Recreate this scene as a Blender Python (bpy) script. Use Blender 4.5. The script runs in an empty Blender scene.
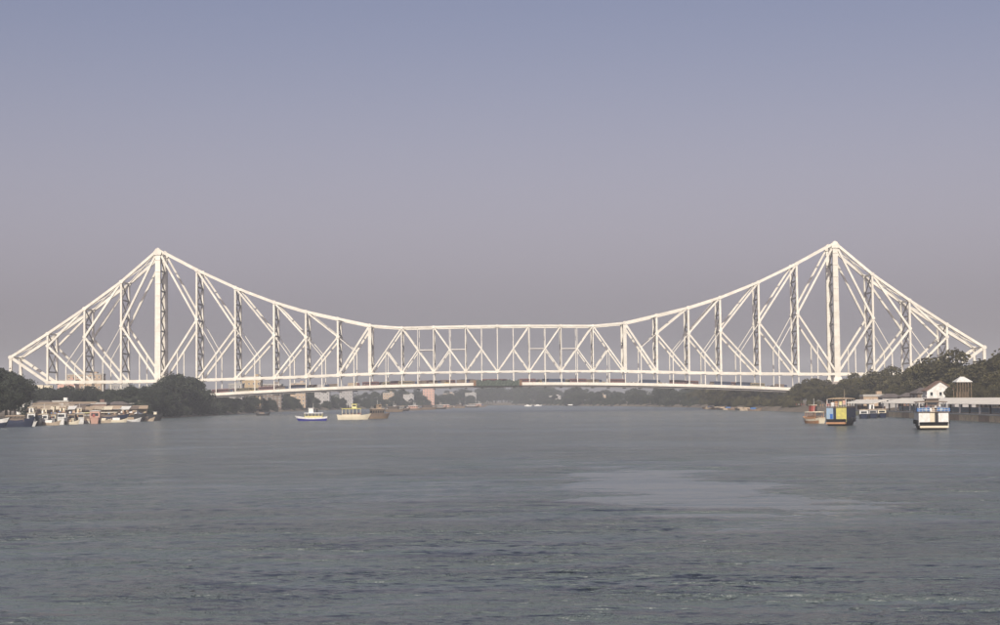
import bpy, math, random
import numpy as np
from mathutils import Vector, Matrix

R = math.radians
sc = bpy.context.scene
col = sc.collection

# ------------------------------------------------------------------ camera
CAM_Z = 8.0
cam_d = bpy.data.cameras.new('camera')
cam_d.sensor_width = 36.0
cam_d.lens = 36.0 * 1.644
cam_d.clip_start = 0.5
cam_d.clip_end = 20000
cam = bpy.data.objects.new('camera', cam_d)
col.objects.link(cam)
cam.matrix_world = (Matrix.Translation((0, 0, CAM_Z)) @ Matrix.Rotation(R(90 + 3.05), 4, 'X')
                    @ Matrix.Rotation(R(-0.59), 4, 'Z'))
sc.camera = cam

# ------------------------------------------------------------------ sky and sun
SUN_EL, SUN_AZ = 34.0, -6.0          # sun stands behind the camera
world = bpy.data.worlds.new('World')
sc.world = world
world.use_nodes = True
wn, wl = world.node_tree.nodes, world.node_tree.links
wn.clear()
sky = wn.new('ShaderNodeTexSky')
sky.sky_type = 'NISHITA'
sky.sun_disc = False
sky.sun_elevation = R(SUN_EL)
sky.sun_rotation = R(180 - SUN_AZ)
sky.altitude = 0
sky.air_density = 1.0
sky.dust_density = 3.0
sky.ozone_density = 3.0
hs = wn.new('ShaderNodeHueSaturation')
wtc = wn.new('ShaderNodeTexCoord')
wsx = wn.new('ShaderNodeSeparateXYZ')
wl.new(wtc.outputs['Generated'], wsx.inputs[0])
wmr = wn.new('ShaderNodeMapRange')                       # dust greys the sky more the lower it is
wmr.interpolation_type = 'SMOOTHSTEP'
for k_, v_ in zip(('From Min', 'From Max', 'To Min', 'To Max'), (.03, .27, .10, .68)):
    wmr.inputs[k_].default_value = v_
wl.new(wsx.outputs['Z'], wmr.inputs['Value'])
wl.new(wmr.outputs[0], hs.inputs['Saturation'])
bg = wn.new('ShaderNodeBackground')
bg.inputs['Strength'].default_value = 0.072
wo = wn.new('ShaderNodeOutputWorld')
wl.new(sky.outputs[0], hs.inputs['Color'])
dusty = wn.new('ShaderNodeMix'); dusty.data_type = 'RGBA'; dusty.blend_type = 'MULTIPLY'
dusty.inputs['Factor'].default_value = 1.0
dusty.inputs['B'].default_value = (1.10, .99, 1.13, 1)      # mauve dust veil over the whole sky
wl.new(hs.outputs[0], dusty.inputs['A'])
wl.new(dusty.outputs['Result'], bg.inputs['Color'])
wl.new(bg.outputs[0], wo.inputs['Surface'])

sun_d = bpy.data.lights.new('sun', 'SUN')
sun_d.energy = 4.2
sun_d.angle = R(0.5)
sun_d.color = (1.0, 0.93, 0.82)
sun = bpy.data.objects.new('sun', sun_d)
col.objects.link(sun)
sdir = Vector((-math.sin(R(SUN_AZ)) * math.cos(R(SUN_EL)), math.cos(R(SUN_AZ)) * math.cos(R(SUN_EL)), -math.sin(R(SUN_EL))))
sun.rotation_euler = sdir.to_track_quat('-Z', 'Y').to_euler()
sun.location = (0, -50, 120)

sc.view_settings.view_transform = 'Standard'
sc.view_settings.look = 'None'
sc.view_settings.exposure = 0.0
sc.view_settings.gamma = 1.0
sc.cycles.use_denoising = True
sc.cycles.max_bounces = 5
sc.cycles.diffuse_bounces = 2
sc.cycles.glossy_bounces = 2
sc.cycles.volume_bounces = 1
sc.cycles.use_adaptive_sampling = False
sc.cycles.filter_width = 1.5

rnd = random.Random(7)
FPX = 1644.0

def at(px, dist):
    """world x of a thing seen in photo column px standing dist metres up the river"""
    return (px - 500) * dist / FPX

# ------------------------------------------------------------------ helpers
def tag(o, label=None, cat=None, group=None, kind=None):
    if label: o['label'] = label
    if cat: o['category'] = cat
    if group: o['group'] = group
    if kind: o['kind'] = kind
    return o

def empty(name, loc=(0, 0, 0), rz=0.0, scale=1.0):
    o = bpy.data.objects.new(name, None)
    col.objects.link(o)
    o.location = loc
    o.rotation_euler = (0, 0, rz)
    o.scale = (scale,) * 3
    o.empty_display_size = 0.5
    return o

class MB:
    def __init__(s):
        s.v, s.f, s.m = [], [], []
    def add(s, vs, fs, mi=0):
        b = len(s.v)
        s.v += [tuple(p) for p in vs]
        s.f += [tuple(b + i for i in f) for f in fs]
        s.m += [mi] * len(fs)
        return s
    def box(s, cx, cy, cz, sx, sy, sz, mi=0, taper=1.0):
        x, y, z = sx / 2, sy / 2, sz / 2
        t = taper
        vs = [(cx - x, cy - y, cz - z), (cx + x, cy - y, cz - z), (cx + x, cy + y, cz - z), (cx - x, cy + y, cz - z),
              (cx - x * t, cy - y * t, cz + z), (cx + x * t, cy - y * t, cz + z), (cx + x * t, cy + y * t, cz + z), (cx - x * t, cy + y * t, cz + z)]
        return s.add(vs, BOXF, mi)
    def bar(s, p, q, w, d, up=(0, 1, 0), mi=0):
        """beam from p to q; d across along up, w the other way"""
        p, q, up = Vector(p), Vector(q), Vector(up)
        a = (q - p).normalized()
        u = (up - a * up.dot(a)).normalized()
        n = a.cross(u)
        vs = []
        for c in (p, q):
            for i, j in ((-1, -1), (1, -1), (1, 1), (-1, 1)):
                vs.append(c + n * (w / 2 * i) + u * (d / 2 * j))
        return s.add(vs, BARF, mi)
    def tube(s, pts, rads, n=8, mi=0, cap=True):
        vs, fs = [], []
        for k, (p, r) in enumerate(zip(pts, rads)):
            p = Vector(p)
            a = (Vector(pts[min(k + 1, len(pts) - 1)]) - Vector(pts[max(k - 1, 0)])).normalized()
            h = Vector((1, 0, 0)) if abs(a.x) < 0.9 else Vector((0, 1, 0))
            u = a.cross(h).normalized(); w = a.cross(u)
            for i in range(n):
                t = 2 * math.pi * i / n
                vs.append(p + u * (math.cos(t) * r) + w * (math.sin(t) * r))
        for k in range(len(pts) - 1):
            for i in range(n):
                j = (i + 1) % n
                fs.append((k * n + i, k * n + j, k * n + n + j, k * n + n + i))
        if cap:
            fs.append(tuple(range(n - 1, -1, -1)))
            fs.append(tuple((len(pts) - 1) * n + i for i in range(n)))
        return s.add(vs, fs, mi)
    def prism(s, poly, y0, y1, mi=0, axis='y'):
        """polygon (a, b) extruded along an axis"""
        n = len(poly)
        def P(a, b, t):
            return {'y': (a, t, b), 'x': (t, a, b), 'z': (a, b, t)}[axis]
        vs = [P(a, b, y0) for a, b in poly] + [P(a, b, y1) for a, b in poly]
        fs = [tuple(range(n)), tuple(range(2 * n - 1, n - 1, -1))]
        for i in range(n):
            j = (i + 1) % n
            fs.append((i, i + n, j + n, j))
        return s.add(vs, fs, mi)
    def mesh(s, name, mats, smooth=False):
        me = bpy.data.meshes.new(name)
        me.from_pydata(s.v, [], s.f)
        mats = mats if isinstance(mats, (list, tuple)) else [mats]
        for m in mats: me.materials.append(m)
        if len(mats) > 1: me.polygons.foreach_set('material_index', s.m)
        if smooth: me.polygons.foreach_set('use_smooth', [True] * len(me.polygons))
        me.validate()
        # outward normals
        import bmesh
        bm = bmesh.new(); bm.from_mesh(me)
        bmesh.ops.recalc_face_normals(bm, faces=bm.faces)
        bm.to_mesh(me); bm.free()
        me.update()
        return me
    def build(s, name, mats, parent=None, loc=None, rz=0.0, smooth=False):
        return link(name, s.mesh(name, mats, smooth), parent, loc, rz)

BOXF = [(0, 3, 2, 1), (4, 5, 6, 7), (0, 1, 5, 4), (1, 2, 6, 5), (2, 3, 7, 6), (3, 0, 4, 7)]
BARF = [(0, 3, 2, 1), (4, 5, 6, 7), (0, 1, 5, 4), (1, 2, 6, 5), (2, 3, 7, 6), (3, 0, 4, 7)]

def link(name, me, parent=None, loc=None, rz=0.0):
    o = bpy.data.objects.new(name, me)
    col.objects.link(o)
    if parent: o.parent = parent
    if loc is not None: o.location = loc
    if rz: o.rotation_euler = (0, 0, rz)
    return o

def copy_tree(o, parent=None):
    c = o.copy()
    col.objects.link(c)
    c.parent = parent
    for ch in o.children:
        copy_tree(ch, c)
    return c

# ------------------------------------------------------------------ materials
def mat(name, c, rough=0.6, var=0.12, scale=0.6, metal=0.0, spec=0.5, stain=None, rand=0.0, bump=0.0, bscale=4.0):
    m = bpy.data.materials.new(name)
    m.use_nodes = True
    nt = m.node_tree; N, L = nt.nodes, nt.links
    b = N['Principled BSDF']
    b.inputs['Roughness'].default_value = rough
    b.inputs['Metallic'].default_value = metal
    b.inputs['Specular IOR Level'].default_value = spec
    tc = N.new('ShaderNodeTexCoord')
    nz = N.new('ShaderNodeTexNoise')
    nz.inputs['Scale'].default_value = scale
    nz.inputs['Detail'].default_value = 6
    nz.inputs['Roughness'].default_value = 0.65
    L.new(tc.outputs['Object'], nz.inputs['Vector'])
    rp = N.new('ShaderNodeValToRGB')
    rp.color_ramp.elements[0].position = 0.3
    rp.color_ramp.elements[1].position = 0.7
    lo = [max(0, x * (1 - var)) for x in c]; hi = [min(1, x * (1 + var)) for x in c]
    if stain: lo = stain
    rp.color_ramp.elements[0].color = (*lo, 1)
    rp.color_ramp.elements[1].color = (*hi, 1)
    L.new(nz.outputs['Fac'], rp.inputs['Fac'])
    out = rp.outputs['Color']
    if rand:
        oi = N.new('ShaderNodeObjectInfo')
        mr = N.new('ShaderNodeMapRange')
        mr.inputs['To Min'].default_value = 1 - rand
        mr.inputs['To Max'].default_value = 1 + rand
        L.new(oi.outputs['Random'], mr.inputs['Value'])
        mx = N.new('ShaderNodeVectorMath'); mx.operation = 'SCALE'
        L.new(out, mx.inputs[0]); L.new(mr.outputs[0], mx.inputs['Scale'])
        out = mx.outputs[0]
    L.new(out, b.inputs['Base Color'])
    if bump:
        n2 = N.new('ShaderNodeTexNoise'); n2.inputs['Scale'].default_value = bscale; n2.inputs['Detail'].default_value = 4
        L.new(tc.outputs['Object'], n2.inputs['Vector'])
        bp = N.new('ShaderNodeBump'); bp.inputs['Strength'].default_value = bump
        L.new(n2.outputs['Fac'], bp.inputs['Height']); L.new(bp.outputs[0], b.inputs['Normal'])
    return m

M = {}
M['steel'] = mat('white_painted_steel', (.78, .735, .63), .55, .05, .22, rand=.08, stain=(.62, .57, .47))
M['steel_shaded'] = mat('shade_painted_steel', (.26, .235, .21), .6, .18, .25, rand=.1)  # dark of shaded sway frames put into the paint colour; cross girders share it
M['steel_grey'] = mat('dark_grey_steel', (.22, .20, .19), .7, .25, .3)  # dark grey for the deck stringers and bus roof racks
M['asphalt'] = mat('asphalt', (.05, .05, .052), .9, .2, .4)
M['net'] = mat('green_netting', (.075, .09, .072), .95, .4, .9)
M['rust'] = mat('rusty_brown', (.20, .11, .06), .8, .3, .8)
M['masonry'] = mat('pier_masonry', (.30, .26, .22), .9, .2, .3, bump=.3)
M['earth'] = mat('bank_earth', (.15, .12, .085), .95, .35, .04, bump=.4, bscale=.6)
M['white'] = mat('white_paint', (.80, .79, .75), .5, .05, .9, stain=(.58, .55, .48))
M['palesheet'] = mat('pale_sheet_roof', (.80, .74, .62), .55, .1, .3)
M['quay'] = mat('sandy_quay_wall', (.70, .56, .36), .85, .25, .4)
M['cream'] = mat('cream_paint', (.68, .60, .44), .6, .12, .6)
M['tan'] = mat('tan_wall', (.42, .31, .21), .85, .18, .25, rand=.12)
M['pink'] = mat('faded_pink_wall', (.55, .33, .25), .85, .15, .3, rand=.1)
M['ochre'] = mat('ochre_wall', (.42, .31, .18), .85, .2, .3)
M['greywall'] = mat('grey_plaster', (.36, .34, .32), .9, .2, .25, rand=.15)
M['brick'] = mat('dull_brick', (.20, .12, .09), .9, .25, .5, rand=.12)
M['concrete'] = mat('concrete', (.38, .36, .32), .9, .2, .3)
M['roofdark'] = mat('dark_roof', (.12, .10, .09), .85, .25, .5, rand=.15)
M['rooftile'] = mat('brown_roof_tiles', (.20, .12, .08), .85, .25, .9)
M['pane'] = mat('dark_glass', (.03, .035, .04), .15, .2, .5)
M['navy'] = mat('navy_paint', (.015, .022, .05), .45, .2, .7)
M['blue'] = mat('blue_paint', (.03, .12, .40), .45, .15, .8)
M['royal'] = mat('royal_blue_paint', (.03, .03, .22), .45, .15, .8)
M['skyblue'] = mat('light_blue_paint', (.25, .40, .56), .55, .06, 1.1, stain=(.30, .36, .40))
M['yellow'] = mat('yellow_paint', (.60, .54, .12), .55, .06, 1.1, stain=(.42, .37, .13))
M['paleyellow'] = mat('pale_yellow_paint', (.66, .60, .28), .55, .12, .8)
M['red'] = mat('red_paint', (.30, .07, .055), .55, .15, .8)
M['orange'] = mat('orange_cloth', (.42, .22, .11), .8, .15, .8)
M['black'] = mat('tarred_black', (.018, .017, .018), .6, .3, .7)
M['wood'] = mat('weathered_wood', (.20, .14, .09), .85, .3, 1.2)
M['palewood'] = mat('pale_wood', (.40, .32, .23), .85, .25, 1.2)
M['tarp'] = mat('blue_tarpaulin', (.05, .14, .33), .6, .2, .9)
M['matting'] = mat('bamboo_matting', (.36, .27, .18), .9, .25, 1.5)
M['skin'] = mat('skin', (.22, .12, .075), .6, .08, 3)
M['hair'] = mat('black_hair', (.012, .01, .01), .6, .1, 3)
M['bark'] = mat('bark', (.10, .075, .055), .95, .3, 1.5)
M['tyre'] = mat('tyre_rubber', (.02, .02, .02), .9, .1, 2)
M['taxi'] = mat('taxi_yellow', (.65, .42, .03), .4, .05, 1)
M['busred'] = mat('bus_red', (.12, .04, .035), .45, .12, .6)
M['busblue'] = mat('bus_blue', (.03, .045, .09), .45, .12, .6)
M['busgrey'] = mat('bus_dull_yellow', (.20, .16, .09), .5, .12, .6)
M['dust'] = mat('dusty_brown_paint', (.16, .12, .09), .7, .2, .6)

def leaf_mat(name, c, rand=.25):
    m = bpy.data.materials.new(name)
    m.use_nodes = True
    nt = m.node_tree; N, L = nt.nodes, nt.links
    b = N['Principled BSDF']
    b.inputs['Roughness'].default_value = .75
    b.inputs['Specular IOR Level'].default_value = .2
    g = N.new('ShaderNodeNewGeometry')
    nz = N.new('ShaderNodeTexNoise'); nz.inputs['Scale'].default_value = .22; nz.inputs['Detail'].default_value = 5
    L.new(g.outputs['Position'], nz.inputs['Vector'])
    rp = N.new('ShaderNodeValToRGB')
    rp.color_ramp.elements[0].position = .35; rp.color_ramp.elements[1].position = .68
    rp.color_ramp.elements[0].color = (c[0] * .6, c[1] * .6, c[2] * .65, 1)
    rp.color_ramp.elements[1].color = (c[0] * 1.45, c[1] * 1.4, c[2] * 1.2, 1)
    L.new(nz.outputs['Fac'], rp.inputs['Fac'])
    oi = N.new('ShaderNodeObjectInfo')
    mr = N.new('ShaderNodeMapRange'); mr.inputs['To Min'].default_value = 1 - rand; mr.inputs['To Max'].default_value = 1 + rand
    L.new(oi.outputs['Random'], mr.inputs['Value'])
    mx = N.new('ShaderNodeVectorMath'); mx.operation = 'SCALE'
    L.new(rp.outputs[0], mx.inputs[0]); L.new(mr.outputs[0], mx.inputs['Scale'])
    L.new(mx.outputs[0], b.inputs['Base Color'])
    return m

M['leaf_dark'] = leaf_mat('dark_foliage', (.034, .041, .030))
M['leaf_olive'] = leaf_mat('olive_foliage', (.074, .067, .034))
M['leaf_far'] = leaf_mat('far_foliage', (.046, .053, .038))

# ------------------------------------------------------------------ ground sheet and river
def lerp_tab(tab, t):
    if t <= tab[0][0]: return tab[0][1]
    for (a, va), (b, vb) in zip(tab, tab[1:]):
        if t <= b: return va + (vb - va) * (t - a) / (b - a)
    return tab[-1][1]

XL = [(-400, -178), (570, -178), (640, -187), (760, -189), (850, -183), (1124, -186), (1400, -192), (1700, -165), (2000, -110), (2300, -55), (2600, -2)]
XR = [(-400, 140), (460, 148), (700, 157), (900, 157), (1150, 152), (1400, 165), (1650, 150), (1900, 112), (2250, 62), (2600, 2)]
def xl(y): return lerp_tab(XL, y)
def xr(y): return lerp_tab(XR, y)

def build_ground():
    ys = [-400, -100, 200] + list(np.arange(400, 2700, 20.0)) + [2750, 2900, 3300, 4000, 5000]
    offs = [(-3, -3.5), (0.0, -.6), (3.5, .9), (6, 2.2), (14, 3.0), (60, 3.6), (300, 4.0)]
    nz = lambda a, b: math.sin(a * .11 + 1.3 * math.sin(b * .07)) * math.sin(b * .13 + .5)
    vs, rows = [], []
    for y in ys:
        l, r = xl(y), xr(y)
        j = 1.2 * nz(l, y)
        up = max(0.0, min(1.0, (y - 2560) / 60.0))
        row = [(-4200, y, 4.0), (-1500, y, 4.0)]
        for o, z in reversed(offs):
            zz = z + (.3 * nz(o * 3, y) if z > .5 else 0)
            row.append((l - o + j * (1 if o < 50 else 0), y, zz * (1 - up) + 3.6 * up))
        row.append(((l + r) / 2, y, -4.0 * (1 - up) + 3.6 * up))
        j = 1.2 * nz(r + 77, y)
        for o, z in offs:
            zz = z + (.3 * nz(o * 3 + 9, y) if z > .5 else 0)
            row.append((r + o + j * (1 if o < 50 else 0), y, zz * (1 - up) + 3.6 * up))
        row += [(1500, y, 4.0), (4200, y, 4.0)]
        if up >= 1:                       # river has closed: keep columns in order
            xs = np.linspace(-420, 420, len(row) - 4)
            row = row[:2] + [(float(x), y, p[2]) for x, p in zip(xs, row[2:-2])] + row[-2:]
        rows.append(len(vs)); vs += row
    n = len(row)
    fs = [(a + i, a + i + 1, b + i + 1, b + i) for a, b in zip(rows, rows[1:]) for i in range(n - 1)]
    me = bpy.data.meshes.new('ground')
    me.from_pydata(vs, [], fs)
    me.materials.append(M['earth'])
    tag(link('ground', me), 'brown earth river banks and bed', 'ground', kind='structure')
build_ground()

def vnoise(x, y, seed, octv=4, gain=.55):
    """fractal value noise on numpy arrays, 0..1"""
    r = np.random.default_rng(seed)
    tab = r.random((256, 256))
    out = np.zeros_like(x); a, tot = 1.0, 0.0
    for o in range(octv):
        xi, yi = np.floor(x).astype(int), np.floor(y).astype(int)
        fx, fy = x - xi, y - yi
        fx, fy = fx * fx * (3 - 2 * fx), fy * fy * (3 - 2 * fy)
        g = lambda i, j: tab[(xi + i) % 256, (yi + j) % 256]
        out += a * ((g(0, 0) * (1 - fx) + g(1, 0) * fx) * (1 - fy) + (g(0, 1) * (1 - fx) + g(1, 1) * fx) * fy)
        tot += a; a *= gain
        x, y = x * 2.03 + 17.3, y * 2.03 + 5.1
    return out / tot
def sstep(v, a, b):
    t = np.clip((v - a) / (b - a), 0, 1)
    return t * t * (3 - 2 * t)

def water_mat():
    m = bpy.data.materials.new('river_water')
    m.use_nodes = True
    nt = m.node_tree; N, L = nt.nodes, nt.links
    b = N['Principled BSDF']
    b.inputs['Base Color'].default_value = (.105, .129, .128, 1)
    b.inputs['Roughness'].default_value = .22
    b.inputs['IOR'].default_value = 1.33
    g = N.new('ShaderNodeNewGeometry')
    at_ = N.new('ShaderNodeAttribute'); at_.attribute_name = 'chop'
    def noise(scale, sx=1.0, sy=1.0, detail=3.0, rough=.55, off=0.0, rot=0.0, dist=0.0):
        mp = N.new('ShaderNodeMapping')
        mp.inputs['Scale'].default_value = (sx, sy, 1)
        mp.inputs['Location'].default_value = (off, off * .7, 0)
        mp.inputs['Rotation'].default_value = (0, 0, rot)
        L.new(g.outputs['Position'], mp.inputs['Vector'])
        nz = N.new('ShaderNodeTexNoise')
        nz.inputs['Scale'].default_value = scale
        nz.inputs['Detail'].default_value = detail
        nz.inputs['Roughness'].default_value = rough
        nz.inputs['Distortion'].default_value = dist
        L.new(mp.outputs[0], nz.inputs['Vector'])
        return nz.outputs['Fac']
    def math_(op, a, c):
        n = N.new('ShaderNodeMath'); n.operation = op
        for i, x in enumerate((a, c)):
            if isinstance(x, (int, float)): n.inputs[i].default_value = x
            else: L.new(x, n.inputs[i])
        return n.outputs[0]
    def ramp(v, a, c, lo, hi):
        mr = N.new('ShaderNodeMapRange'); mr.interpolation_type = 'SMOOTHSTEP'
        for k, x in zip(('From Min', 'From Max', 'To Min', 'To Max'), (a, c, lo, hi)):
            mr.inputs[k].default_value = x
        L.new(v, mr.inputs['Value'])
        return mr.outputs[0]
    # wind lanes and cat's paws, broad and fine
    lanes_ = math_('MULTIPLY', ramp(noise(1.0, .016, .022, 5, .6, 3, -.1), .38, .60, .45, 1.7), ramp(noise(1.0, .055, .13, 4, .6, 7, .06), .38, .62, .45, 1.7))
    amp = math_('MULTIPLY', lanes_, at_.outputs['Fac'])
    h = math_('ADD', math_('MULTIPLY', noise(1.0, 1.5, 1.2, 3, .62, 0, .12, .5), 1.25),
              math_('ADD', math_('MULTIPLY', noise(1.0, 5.0, 3.2, 3, .65, 5, .2, .4), .22),
                    math_('MULTIPLY', noise(.11, .7, 1.5, 3, .55, 9, .1), 2.4)))
    h = math_('MULTIPLY', h, amp)
    bp = N.new('ShaderNodeBump')
    bp.inputs['Strength'].default_value = 1.0
    bp.inputs['Distance'].default_value = 1.0
    L.new(h, bp.inputs['Height'])
    L.new(bp.outputs[0], b.inputs['Normal'])
    return m
M['water'] = water_mat()

def build_river():
    # near water carries real waves; rows and columns widen up the river as the waves need less detail
    ys = [44.0]
    while ys[-1] < 330: ys.append(ys[-1] + max(.13, .30 * ys[-1] ** 2 / 13152))
    ys = np.array(ys); nc = 520
    u = np.linspace(-1, 1, nc)
    half = 14 + ys * .36
    Y = np.repeat(ys[:, None], nc, 1); X = u[None, :] * half[:, None]
    # calm slick and wind patches
    n1 = vnoise(X / 11, Y / 7, 1, 5, .62) - .5
    n2 = vnoise(X / 8 + 40, Y / 4, 2, 5, .62) - .5
    d1 = ((X - 15.5) / 9.6) ** 2 + ((Y - 150) / 42) ** 2 + n1 * 3.2
    d2 = ((X - 22.0) / 7.5) ** 2 + ((Y - 124) / 13) ** 2 + n2 * 3.2
    slick = sstep(np.minimum(d1, d2), .5, 1.35)
    gust = .78 + .42 * sstep(vnoise(X / 22 + 9, Y / 34, 3, 5, .6), .36, .64)
    lane = .75 + .5 * sstep(vnoise(X / 9 + 3, Y / 6 + X / 60, 4, 4, .55), .36, .64)
    A = gust * lane * (.05 + .95 * slick)
    fade = sstep(ys, 330, 250)[:, None] * sstep(1 - np.abs(u), 0, .06)[None, :] * sstep(ys, 44, 48)[:, None]
    r = np.random.default_rng(8)
    Z = np.zeros_like(X)
    for k in range(92):
        wl_ = .32 * (3.0 / .32) ** (r.random() ** 1.4) if k < 66 else r.uniform(2.2, 8.0)
        th = r.normal(math.pi * .36, 1.0) if k < 66 else r.normal(math.pi * .47, .3)
        kk = 2 * math.pi / wl_
        ph = kk * (X * math.cos(th) + Y * math.sin(th)) + r.uniform(0, 6.28)
        local = sstep(vnoise(X / (wl_ * 5) + k * 3.1, Y / (wl_ * 7) + k * 1.7, 50 + k, 1), .3, .75)
        dyl = np.gradient(ys)[:, None]
        keep = np.clip((wl_ / np.maximum(dyl, 1e-3) - 2.2) / 2, 0, 1)     # a wave fades where the rows are too wide for it
        wv = np.sin(ph)
        Z += keep * local * (.0046 if k < 66 else .0022) * wl_ ** .92 * (wv + .25 * np.cos(2 * ph))
    Z *= A * fade
    V = np.stack([X, Y, Z], 2).reshape(-1, 3)
    nr = len(ys)
    i = np.arange(nr * nc).reshape(nr, nc)
    F = np.stack([i[:-1, :-1], i[:-1, 1:], i[1:, 1:], i[1:, :-1]], 2).reshape(-1, 4)
    c00, c01, c10, c11 = i[0, 0], i[0, -1], i[-1, 0], i[-1, -1]
    n0 = len(V)
    V = np.concatenate([V, np.array([(-900, -390, 0), (900, -390, 0), (900, 2700, 0), (-900, 2700, 0)], float)])
    loops = F.reshape(-1).tolist()
    big = [[n0, n0 + 1] + i[0, ::-1].tolist(), [n0 + 1, n0 + 2] + i[::-1, -1].tolist(),
           [n0 + 2, n0 + 3] + i[-1, :].tolist(), [n0 + 3, n0] + i[:, 0].tolist()]
    faces = F.tolist() + big
    me = bpy.data.meshes.new('river')
    me.from_pydata(V.tolist(), [], faces)
    me.polygons.foreach_set('use_smooth', [True] * len(me.polygons))
    att = me.attributes.new('chop', 'FLOAT', 'POINT')
    att.data.foreach_set('value', np.concatenate([((.05 + .95 * slick) * (.55 + .45 * sstep(ys, 140, 330)[:, None])).reshape(-1), np.ones(4)]).astype(np.float32))
    me.materials.append(M['water'])
    tag(link('river', me), 'wide grey rippled river', 'river', kind='structure')
build_river()

# ------------------------------------------------------------------ the bridge
BD, BX, TW = 1107.0, -2.0, 23.2      # distance of the front truss, centre line, truss spacing
bridge = tag(empty('cantilever_bridge', (BX, BD, 0)), 'huge white steel cantilever truss bridge spanning the river between two peaked towers', 'bridge')

XN = [0, 21.49, 42.98, 64.47, 85.95, 107.44, 128.93, 150.4, 176.5, 202.5, 228.6, 253.4, 278.1, 302.9, 327.7]
ZT = [58.0, 57.9, 57.7, 57.4, 59.1, 63.9, 68.9, 75.5, 85.6, 97.8, 111.7, 90.3, 72.4, 55.8, 40.1]
ZB = [27.2, 27.2, 27.1, 26.9, 26.6, 25.9, 25.2, 24.6, 24.1, 23.6, 23.2, 23.0, 23.0, 23.0, 23.0]
ZM = {5: 51.7, 6: 51.5, 7: 53.2, 8: 58.4, 9: 64.3, 11: 60.5, 12: 53.3, 13: 47.5}
def deck_z(x):
    x = abs(x)
    if x < 230: return 19.0 - 5.4 * (x / 196.0) ** 2
    return max(5.0, 19.0 - 5.4 * (230 / 196.0) ** 2 - .0647 * (x - 230))

def member(name, p, q, y, w, d, m='steel'):
    MB().bar((p[0], y, p[1]), (q[0], y, q[1]), w, d).build(name, M[m], bridge)

def gusset(p, y, r, d):
    poly = [(p[0] + r * math.cos(R(22.5 + 45 * k)) * 1.05, p[1] + r * math.sin(R(22.5 + 45 * k))) for k in range(8)]
    MB().prism(poly, y - d / 2, y + d / 2).build('gusset_plate', M['steel'], bridge)

def lat_post(x, z0, z1, y, w, d, name='vertical_post'):
    """built-up post: two solid side plates tied by batten plates, open between them"""
    mb = MB()
    t = .42
    mb.box(x, y - d / 2 + t / 2, (z0 + z1) / 2, w, t, z1 - z0)
    mb.box(x, y + d / 2 - t / 2, (z0 + z1) / 2, w, t, z1 - z0)
    n = max(2, int((z1 - z0) / 3.2))
    for k in range(n + 1):
        z = z0 + .5 + (z1 - z0 - 1.0) * k / n
        mb.box(x, y, z, w * .8, d - 2 * t + .1, .9)
    mb.build(name, M['steel'], bridge)

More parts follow.
